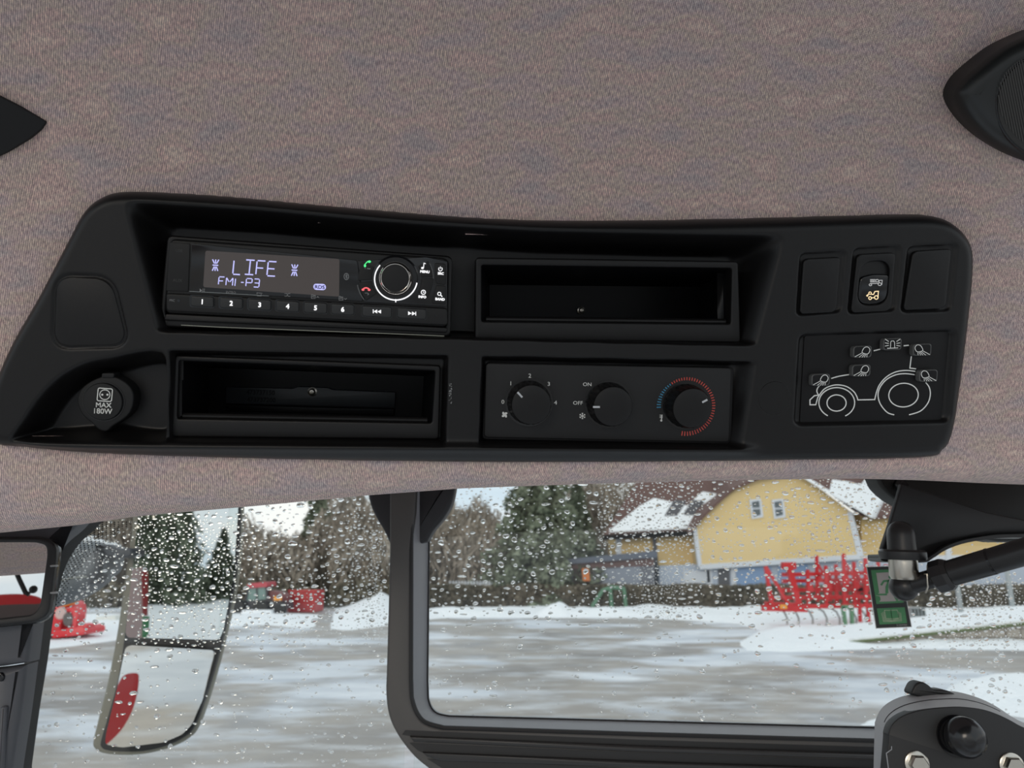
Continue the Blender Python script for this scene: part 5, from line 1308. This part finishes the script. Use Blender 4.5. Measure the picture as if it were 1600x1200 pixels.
ORD = 'first second third fourth fifth sixth seventh eighth ninth tenth eleventh twelfth thirteenth fourteenth fifteenth sixteenth seventeenth'.split()
for k, (px, o) in enumerate(sorted(bts, key=lambda q: q[0])): o['label'] = 'leafless brown tree behind the yard, %s from the left' % ORD[k]
# dense understorey behind the belt
def thicket(x0, x1, y, h, dens, label, name='undergrowth', m=None, sz=.34):
    n = int((x1 - x0) * h * dens); X = rng.uniform(x0, x1, n); Zz = rng.random(n) ** 1.25 * h * (0.85 + .2 * np.sin(X * .6) + .1 * np.sin(X * 1.7))
    C = np.stack([X, y + rng.normal(size=n) * .8, Zz], 1); V, Fc = tri_cloud(C, sz, elong=1.8, vert=.4)
    o = fast_mesh(name, V, Fc, m or M_TWIG, smooth=False); o['kind'] = 'stuff'; o['label'] = label; return o
thicket(at(-150, 915, 66)[0], at(700, 915, 66)[0], 66, 3.7, 26, 'brown undergrowth beneath the bare trees', m=mat('undergrowth brown', (0.20, 0.17, 0.13), 0.9, mottle=(0.4, (0.30, 0.26, 0.20))), sz=.5)
thicket(at(640, 915, 64)[0], at(960, 915, 64)[0], 64, 4.0, 22, 'brown undergrowth behind the spruce', m=MATS['undergrowth brown'], sz=.5)
thicket(at(-150, 915, 49)[0], at(600, 915, 49)[0], 49, 1.5, 40, 'dark low scrub behind the snow banks', m=M_HEDGE, sz=.3)
# hedge
def hedge():
    x0, x1 = at(590, 930, 46)[0], at(1800, 930, 46)[0]
    root = thing('hedge', 'long clipped brown hedge in front of the yellow house', 'hedge', ((x0 + x1) / 2, 46.5, 0))
    MB().box(((x0 + x1) / 2, 46.8, .62), (x1 - x0, .9, 1.24)).build('hedge_core', M_HEDGE, root, smooth=False)
    n = 42000; X = rng.uniform(x0, x1, n); face = rng.random(n) < .75
    Yy = np.where(face, 46.3 + rng.normal(size=n) * .08, rng.uniform(46.2, 47.3, n)); Zz = np.where(face, rng.uniform(0, 1.34, n), 1.30 + rng.normal(size=n) * .05) + .05 * np.sin(X * 1.3)
    V, Fc = tri_cloud(np.stack([X, Yy, Zz], 1), .10, elong=1.2); f = fast_mesh('leaves', V, Fc, M_HEDGE, root, smooth=False); f['kind'] = 'stuff'
    return root
hedge()
# trees behind the cab, seen in the mirrors
ORD = 'first second third fourth fifth'.split()
for k, (x, y, h) in enumerate(((-12.9, -44, 10), (-10.6, -42, 9), (-8.7, -46, 4.3), (-6.4, -44, 4.0), (-17, -45, 9))):
    spruce(x, y, h, .9 + h * .2, 'dark spruce reflected in the wing mirror, %s of its row' % ORD[k], 4500)['group'] = 'spruces reflected in the wing mirror'

# ================================================================ YELLOW HOUSE
def build_house():
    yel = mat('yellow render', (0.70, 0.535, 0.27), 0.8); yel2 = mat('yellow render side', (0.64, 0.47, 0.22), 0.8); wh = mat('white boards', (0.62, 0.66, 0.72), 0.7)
    tile = mat('brown roof tiles', (0.13, 0.075, 0.065), 0.8); dk = mat('dark fascia', (0.09, 0.09, 0.10), 0.7); blu = mat('pale blue panel', (0.22, 0.34, 0.55), 0.6)
    pale = mat('pale blue wall', (0.42, 0.48, 0.58), 0.8); glassd = mat('window pane dark', (0.10, 0.12, 0.13), 0.1)
    Y0 = 50.0; FH_ = Frame(np.array([0, Y0, 2.5]), (0, -1, 0)); Fw = Frame(np.array([0, Y0 + 1.6, 2.5]), (0, -1, 0)); Fb = Frame(np.array([0, Y0 + 0.5, 2.5]), (0, -1, 0))
    root = thing('yellow_house', 'yellow rendered house with snowy brown roof and two small gable windows beyond the hedge', 'house', (at(1200, 915, Y0)[0], Y0, 0))
    # front gable (upper storey juts over the ground floor)
    prism(FH_, [(1092, 882), (1085, 826), (1106, 800), (1150, 764), (1190, 747), (1238, 738), (1252, 742), (1290, 770), (1330, 800), (1345, 866)], 0.0, -6.0).build('gable_wall', yel, root, smooth=False)
    prism(FH_, [(1092, 882), (1345, 866), (1346, 874), (1094, 890)], 0.08, -0.3).build('white_beam', wh, root, smooth=False)
    prism(FH_, [(1083, 826), (1089, 824), (1097, 884), (1091, 886)], 0.06, -0.2).build('corner_board', wh, root, smooth=False)
    prism(FH_, [(1324, 800), (1332, 800), (1350, 868), (1340, 870)], 0.06, -0.2).build('corner_board', wh, root, smooth=False)
    # verge of the gable roof and the roof planes behind it
    def slab(pts, Ys, th, m, name, up=(0, 0, 1)):
        A = [at(x, y, Y) for (x, y), Y in zip(pts, Ys)]; B = [a - np.array(up) * th for a in A]
        n = len(A); Fc = [tuple(range(n))[::-1], tuple(range(n, 2 * n))] + [(i, (i + 1) % n, (i + 1) % n + n, i + n) for i in range(n)]
        return mesh_obj(name, A + B, Fc, m, root, None, False)
    slab([(1076, 832), (1100, 803), (1144, 762), (1186, 744), (1186, 720), (1120, 730), (1070, 780), (1062, 826)], [49.4] * 4 + [56] * 4, .22, tile, 'gable_roof')
    slab([(1186, 744), (1240, 735), (1262, 741), (1345, 802), (1420, 800), (1420, 715), (1186, 715)], [49.4, 49.4, 49.4, 49.4, 56, 56, 56], .22, tile, 'gable_roof')
    s = slab([(1246, 738), (1292, 766), (1342, 798), (1362, 806), (1392, 800), (1402, 738), (1360, 738), (1344, 758), (1290, 738)], [49.3, 49.3, 49.3, 49.3, 53, 54, 52, 51, 51], .16, M_SNOW, 'roof_snow'); 
    # left wing
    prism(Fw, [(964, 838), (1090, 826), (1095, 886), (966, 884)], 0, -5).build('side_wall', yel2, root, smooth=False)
    prism(Fw, [(963, 838), (970, 838), (972, 884), (964, 884)], 0.08, -0.2).build('corner_board', wh, root, smooth=False)
    prism(Fw, [(1019, 834), (1025, 834), (1031, 915), (1025, 915)], 0.14, 0.02).build('drain_pipe', dk, root, smooth=False)
    slab([(944, 834), (1084, 827), (1110, 798), (1165, 748), (1186, 715), (1010, 715), (990, 760)], [50.6, 50.6, 52, 54, 58, 58, 54], .25, tile, 'wing_roof')
    slab([(952, 829), (1078, 823), (1092, 806), (1124, 772), (1098, 768), (1080, 784), (1074, 790), (1022, 778), (1000, 790), (972, 812)], [50.5, 50.5, 51.1, 52.6, 52.6, 52, 51.7, 52.2, 51.7, 51.0], .12, M_SNOW, 'roof_snow')
    for sx in (0, 28):
        slab([(1038 + sx, 806), (1058 + sx, 804), (1072 + sx, 782), (1053 + sx, 781)], [51.15, 51.15, 51.9, 51.9], .10, dk, 'skylight')
    slab([(942, 836), (1084, 829), (1085, 834), (943, 841)], [50.45] * 4, .12, dk, 'gutter')
    # ground floor
    prism(Fb, [(1030, 884), (1348, 872), (1352, 970), (1030, 970)], 0, -4).build('ground_floor_wall', pale, root, smooth=False)
    for q, m, nm in (([(1068, 893), (1108, 891), (1110, 910), (1069, 912)], wh, 'garage_panel'), ([(1122, 888), (1140, 887), (1141, 925), (1123, 925)], dk, 'doorway'), ([(1150, 887), (1205, 884), (1206, 925), (1152, 925)], blu, 'blue_panel'),
                     ([(1216, 884), (1262, 882), (1263, 915), (1217, 915)], blu, 'blue_panel'), ([(1104, 886), (1112, 886), (1114, 925), (1106, 925)], wh, 'post'), ([(1142, 884), (1149, 884), (1151, 925), (1144, 925)], wh, 'post')):
        prism(Fb, q, 0.06, -0.1).build(nm, m, root, smooth=False)
    # windows in the gable
    for x0 in (1171, 1206):
        q = [(x0, 781), (x0 + 18, 779), (x0 + 22, 808), (x0 + 4, 811)]
        w = ring(FH_, q, [(q[0][0] + 3.5, q[0][1] + 3.5), (q[1][0] - 2.5, q[1][1] + 3.5), (q[2][0] - 4, q[2][1] - 3.5), (q[3][0] + 2.5, q[3][1] - 3.5)], 0.10, -0.05).build('window', wh, root, smooth=False)
        prism(FH_, q, 0.03, -0.05).build('pane', glassd, w, smooth=False)
        c = (x0 + 11, 795); prism(FH_, [(c[0] - 9, c[1] - 1), (c[0] + 9, c[1] - 2), (c[0] + 9, c[1]), (c[0] - 9, c[1] + 1)], .06, 0).build('glazing_bar', wh, w, smooth=False)
    # right wing
    F3 = Frame(np.array([0, Y0 + 1.0, 2.5]), (0, -1, 0))
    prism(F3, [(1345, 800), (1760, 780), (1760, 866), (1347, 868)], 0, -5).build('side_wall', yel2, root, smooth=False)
    prism(F3, [(1345, 868), (1760, 866), (1760, 874), (1346, 876)], .1, -.2).build('white_beam', wh, root, smooth=False)
    prism(F3, [(1345, 876), (1760, 872), (1760, 960), (1346, 960)], 0, -4).build('ground_floor_wall', pale, root, smooth=False)
    slab([(1360, 806), (1780, 780), (1780, 700), (1390, 715)], [50.2, 50.2, 56, 56], .25, tile, 'wing_roof')
    prism(F3, [(1478, 845), (1486, 845), (1488, 915), (1480, 915)], .15, 0).build('post', wh, root, smooth=False)
    # low garage on the left
    g = thing('garage', 'low dark garage with flat roof to the left of the yellow house', 'garage', (at(950, 915, 49)[0], 49, 0))
    Fg = Frame(np.array([0, 48.6, 2.5]), (0, -1, 0))
    prism(Fg, [(880, 874), (1026, 860), (1028, 866), (1026, 871), (882, 882)], 0.5, -4).build('flat_roof', mat('roof edge blue grey', (0.10, 0.115, 0.15), .7), g, smooth=False)
    prism(Fg, [(888, 880), (1022, 869), (1024, 960), (890, 960)], 0, -4).build('wall', mat('grey garage wall', (0.17, 0.18, 0.21), .8), g, smooth=False)
    prism(Fg, [(886, 880), (1022, 869), (1022, 884), (886, 889)], 0.1, -0.1).build('board', mat('brown fascia', (0.16, 0.10, 0.095), .8), g, smooth=False)
    prism(Fg, [(895, 889), (926, 886), (927, 925), (896, 925)], 0.05, -0.1).build('door', mat('brown door', (0.08, 0.06, 0.055), .8), g, smooth=False)
    prism(Fg, [(940, 890), (1000, 884), (1001, 925), (941, 925)], 0.05, -0.1).build('gate', mat('pale gate', (0.26, 0.29, 0.35), .8), g, smooth=False)
    b = prism(Frame(np.array([0, 48.0, 2.5]), (0, -1, 0)), rnd([(909, 888), (920, 888), (922, 908), (911, 908)], 2), 0, -.3).build('orange_barrel', mat('orange plastic', (.65, .20, .05), .5)); tag(b, 'orange barrel in front of the garage door', 'barrel')
    # neighbouring cottage wall and white picket fence
    c = prism(Frame(np.array([0, 53, 2.5]), (0, -1, 0)), [(815, 888), (893, 884), (893, 950), (815, 950)], 0, -3).build('shed', mat('brown shed boards', (0.12, 0.10, 0.085), .85), smooth=False); tag(c, 'brown wooden shed between the spruce and the garage', 'shed')
    f = thing('picket_fence', 'short white picket fence behind the hedge below the spruce', 'fence', at(770, 915, 48.5) * np.array([1, 1, 0]))
    Fp = Frame(np.array([0, 48.5, 2.5]), (0, -1, 0))
    for i in range(30):
        x = 702 + i * 4.7; prism(Fp, [(x, 909), (x + 1.4, 907), (x + 2.8, 909), (x + 2.8, 930), (x, 930)], 0, -.03).build('picket', wh, f, smooth=False)
    for y in (912, 922): prism(Fp, [(698, y), (842, y), (842, y + 1.6), (698, y + 1.6)], -.03, -.07).build('rail', wh, f, smooth=False)
build_house()

# ================================================================ MACHINES
def build_cultivator():
    p = G(1290, 985); Y = p[1]; red = M_RED; steel = mat('tine steel', (0.16, 0.15, 0.14), .45, metal=.6); grn = mat('green stand paint', (0.10, 0.22, 0.12), .6)
    root = thing('cultivator', 'large red cultivator with many uprights and curved tines standing on the snow', 'cultivator', (p[0], Y, 0))
    W_ = lambda px, py, dy=0.0: at(px, py, Y + dy)
    def bar(a, b, t, name='beam', m=red):
        a, b = np.asarray(a), np.asarray(b); d = unit(b - a); up = np.array([0, 0, 1.0]) if abs(d[2]) < .9 else np.array([0, 1.0, 0]); s = unit(np.cross(up, d)); u = np.cross(d, s); L_ = np.linalg.norm(b - a)
        return MB().box((a + b) / 2, (L_, t, t), [d, s, u]).build(name, m, root, smooth=False)
    for dy, ys in ((0, (948, 946)), (.9, (934, 932)), (1.8, (922, 920)), (2.6, (908, 905)), (1.2, (898, 894))):
        bar(W_(1205 if dy < 1 else 1222, ys[0], dy), W_(1405, ys[1], dy), .16)
    bar(W_(1196, 946), W_(1250, 948), .3); bar(W_(1232, 884), W_(1248, 945), .22, 'hitch_mast'); bar(W_(1196, 885, -.3), W_(1206, 945, -.3), .13, 'hitch_mast')
    bar(W_(1196, 885, -.3), W_(1236, 950, -.3), .12, 'hitch_link'); bar(W_(1222, 884), W_(1242, 884), .28, 'hitch_head'); bar(W_(1190, 950, -.2), W_(1260, 952, -.2), .22, 'tool_bar')
    k = 0
    for x, t, b, dy in ((1262, 890, 948, .2), (1276, 868, 940, 1.2), (1290, 884, 950, .6), (1296, 895, 940, 2.2), (1306, 882, 948, 1.5), (1318, 865, 948, .3), (1322, 890, 945, 2.4), (1334, 878, 950, .9), (1340, 892, 948, 1.8), (1352, 872, 950, .2), (1362, 885, 950, 1.2), (1372, 878, 948, 2.2), (1384, 882, 952, .4), (1396, 884, 950, 1.4)):
        bar(W_(x, t, dy), W_(x + 1.5, b, dy), .12, 'upright')
        MB().box(W_(x + 3, (t + b) / 2, dy), (.24, .16, .3)).build('clamp', red, root, smooth=False)
        if k % 2: bar(W_(x, t + 10, dy), W_(x + 14, t + 34, dy), .08, 'brace')
        k += 1
    for i, x in enumerate((1222, 1240, 1262, 1284, 1304, 1330, 1346, 1362, 1378, 1392)):
        dy = (i % 3) * .35
        pts = [W_(x + dx, y, dy) for dx, y in ((-6, 950), (3, 956), (8, 966), (8, 976), (2, 984), (-5, 989))]
        for q in pts: q[2] = max(q[2], .05)
        MB().tube(pts, [.03, .035, .035, .035, .03, .02], 8).build('tine', steel, root)
    for x in (1356, 1343): bar(W_(x, 945), W_(x + 1, 972), .12, 'leg')
    bar(W_(1317, 948, -.5), W_(1323, 993, -.5), .13, 'stand', grn); bar(W_(1330, 948, -.5), W_(1333, 993, -.5), .13, 'stand', grn); bar(W_(1315, 948, -.5), W_(1333, 948, -.5), .13, 'stand', grn)
    MB().box(W_(1224, 948, -.6), (.26, .1, .16)).build('reflector', mat('amber', (.75, .30, .04), .4), root, smooth=False)
build_cultivator()

def build_yard_items():
    # low retaining wall with stone blocks on the right
    stone = mat('rubble stone', (0.24, 0.21, 0.18), .85, mottle=(2.0, (0.36, 0.33, 0.29))); Yw = G(1500, 1012)[1]
    root = thing('stone_wall', 'low rough stone wall rising to the right below the snowy verge', 'wall', G(1450, 1010))
    A = [G(1290, 1009), G(1800, 1012)]; mb = MB()
    a, b = A; d = unit(b - a); s = np.array([-d[1], d[0], 0]); L_ = np.linalg.norm(b - a)
    top = lambda t: 0.05 + 1.1 * min(1, t / L_) 
    n = int(L_ / .45)
    for i in range(n):
        t = L_ * i / n; hh = top(t); z = 0.0; k = 0
        while z < hh - .05:
            h1 = min(.28, hh - z); w = L_ / n * .96; o_ = (.2 if k % 2 else 0)
            MB().box(a + d * (t + w / 2 + o_) + s * (.15 + random.uniform(-.03, .03)) + np.array([0, 0, z + h1 / 2]), (w, .3, h1 * .92), [d, s, np.array([0, 0, 1.0])]).build('stone', stone, root, smooth=False)
            z += h1; k += 1
    V = []
    for t in np.linspace(0, L_, 12):
        c = a + d * t; V += [c + s * -.05 + [0, 0, top(t)], c + s * 3.5 + [0, 0, top(t) + .05], c + s * 3.5 + [0, 0, top(t) + .14], c + s * -.05 + [0, 0, top(t) + .09]]
    Fc = []
    for i in range(11):
        p, q = i * 4, i * 4 + 4; Fc += [(p, q, q + 1, p + 1), (p + 1, q + 1, q + 2, p + 2), (p + 2, q + 2, q + 3, p + 3), (p + 3, q + 3, q, p)]
    mesh_obj('snow_cap', V, Fc, M_SNOW, root, 40)
    mb = MB().tube([a + s * -.1 + d * t + np.array([0, 0, top(t) - .02]) for t in np.linspace(0, L_, 10)], .05, 6); mb.build('moss_edge', mat('moss', (0.10, 0.13, 0.05), .9), root)
    pm = mat('galvanised post', (0.30, 0.33, 0.34), .5)
    for x, y0, y1, lab in ((1501, 905, 975, 'grey metal post on the verge below the gas strut'), (1582, 890, 966, 'grey metal post on the verge nearest the right edge')):
        p = at(x + 3, y1, 33); p[2] = 0.2; q = p.copy(); q[2] = at(x - 3, y0, 33)[2] + .6
        o = MB().tube([p, q], .10, 12).build('metal_post', pm); tag(o, lab, 'post', 'metal posts on the verge')
    # wire basket beside the sticker
    t = thing('wire_crate', 'small grey wire crate on the snow beside the exit sticker', 'crate', at(1430, 975, 32)); c = at(1431, 963, 32)
    for dx in np.linspace(-.28, .28, 5):
        MB().box(c + [dx, 0, 0], (.03, .5, .7)).build('bar', pm, t, smooth=False)
    for dz in (-.34, 0, .34): MB().box(c + [0, 0, dz], (.6, .52, .04)).build('bar', pm, t, smooth=False)
    # green frame standing against the hedge
    gm = mat('green tube', (0.09, 0.19, 0.12), .6); t = thing('tube_frame', 'green tubular frame standing against the hedge', 'frame', at(960, 950, 44.5))
    for q in ([(925, 948), (942, 922), (955, 918)], [(953, 916), (956, 950)], [(975, 920), (978, 950)], [(953, 917), (976, 920)]):
        MB().tube([at(x, y, 44.5) for x, y in q], .11, 8).build('tube', gm, t)
    # red container and the dark tractor
    Yc = 43.0; p = at(471, 940, Yc); c = at(471, 957, Yc); z0 = .03; hh = at(471, 923, Yc)[2]; w = at(492, 940, Yc)[0] - at(450, 940, Yc)[0]
    t = thing('red_container', 'plain red steel container on the snow bank to the right of the dark tractor', 'container', (p[0], Yc, z0)); cm = mat('container red', (0.48, 0.045, 0.05), .5)
    MB().box((p[0], Yc + 1, (z0 + hh) / 2), (w, 2.0, hh - z0)).build('box', cm, t, smooth=False)
    for i in range(7): MB().box((p[0] - w / 2 + w * (i + .5) / 7, Yc - .03, (z0 + hh) / 2), (w / 16, .06, hh - z0 - .2)).build('rib', cm, t, smooth=False)
    MB().box((p[0], Yc - .02, hh), (w + .06, .1, .1)).build('top_rail', cm, t, smooth=False)
    Yt = 41.0; t = thing('parked_tractor', 'dark tractor with red cab roof parked in the snow beside the red container', 'tractor', at(405, 965, Yt))
    A_ = lambda x, y, dy=0: at(x, y, Yt + dy); dkm = mat('tractor dark', (0.045, 0.045, 0.055), .5); Ft = Frame(np.array([0, Yt, 2.5]), (0, -1, 0))
    prism(Ft, rnd([(386, 912), (416, 909), (418, 917), (387, 919)], 2), .1, -1.5).build('cab_roof', mat('cab roof red', (.45, .06, .08), .5), t, smooth=False)
    for q in ([(386, 918), (389, 918), (384, 944), (380, 944)], [(414, 916), (417, 916), (419, 942), (416, 942)], [(400, 918), (402, 918), (402, 943), (400, 943)]): prism(Ft, q, .02, -.1).build('cab_pillar', dkm, t, smooth=False)
    prism(Ft, [(388, 919), (414, 917), (416, 940), (384, 942)], -.04, -1.4).build('cab_glass', mat('cab glass green', (.20, .30, .28), .1), t, smooth=False)
    prism(Ft, rnd([(378, 940), (420, 936), (446, 940), (447, 952), (378, 956)], 3), 0, -1.5).build('body', dkm, t, smooth=False)
    prism(Ft, rnd([(418, 922), (440, 926), (447, 932), (447, 944), (418, 944)], 4), -.2, -1.2).build('bonnet', mat('bonnet dull red', (.16, .05, .055), .5), t, smooth=False)
    for x, y, r in ((373, 949, 13), (410, 951, 12), (440, 953, 9)):
        c = A_(x, y, -.1); kk = r * Yt / F_PX; MB().lathe(c, (0, -1, 0), [(kk * .5, 0), (kk * .95, 0.02), (kk, .1), (kk, .4), (kk * .9, .5), (kk * .5, .5)], 28).build('wheel', M_RUBBER, t)
    MB().box(A_(434, 935, -.5), (.4, .1, .22)).build('work_lamp', MATS['amber'], t, smooth=False)
    MB().box(A_(403, 957, -.9), (1.5, .5, .25)).build('front_weight', M_SNOW, t, smooth=False)
    # red implement on the left
    Yi = G(100, 1001)[1]; Fi = Frame(np.array([0, Yi, 2.5]), (0, -1, 0)); t = thing('red_implement', 'bright red implement with orange lamp standing in snow at the left', 'implement', G(95, 1001))
    rb = mat('bright red paint', (0.60, 0.02, 0.03), .4)
    prism(Fi, rnd([(40, 938), (88, 936), (104, 944), (106, 962), (96, 972), (94, 990), (40, 998)], 5), 0, -1.2, .05).build('body', rb, t)
    prism(Fi, rnd([(88, 940), (96, 935), (110, 934), (112, 944), (98, 948)], 3), .15, -.3, .03).build('lamp', mat('orange lamp', (.9, .30, .03), .4), t)
    prism(Fi, rnd([(80, 986), (128, 978), (134, 984), (132, 992), (80, 998)], 4), .3, -1.0, .04).build('blade', rb, t)
    for q in ([(104, 948), (116, 950), (122, 962), (118, 982), (112, 982), (114, 964), (110, 956), (103, 956)], [(120, 978), (126, 974), (136, 976), (134, 988), (124, 990)]): prism(Fi, rnd(q, 2), .2, -.3, .03).build('arm', rb, t)
    prism(Fi, ell(106, 968, 8, 11, n=20), .1, -.2).build('drum', mat('dark steel', (.10, .09, .09), .5), t, smooth=False)
    MB().lathe(Fi.pt(96, 958, .02), (0, -1, 0), [(.22, 0), (.2, .05), (0, .06)], 20).build('hub', mat('pale hub', (.55, .40, .38), .5), t)
    prism(Fi, rnd([(60, 994), (104, 990), (106, 998), (60, 1003)], 3), .1, -.9).build('skid', M_RUBBER, t, smooth=False)
    # snow-covered box behind
    b = prism(Frame(np.array([0, Yi + 8, 2.5]), (0, -1, 0)), [(150, 964), (180, 962), (182, 985), (150, 985)], 0, -1).build('white_crate', mat('white crate paint', (.66, .66, .62), .7), smooth=False); tag(b, 'white crate in the snow behind the red implement', 'crate')
build_yard_items()
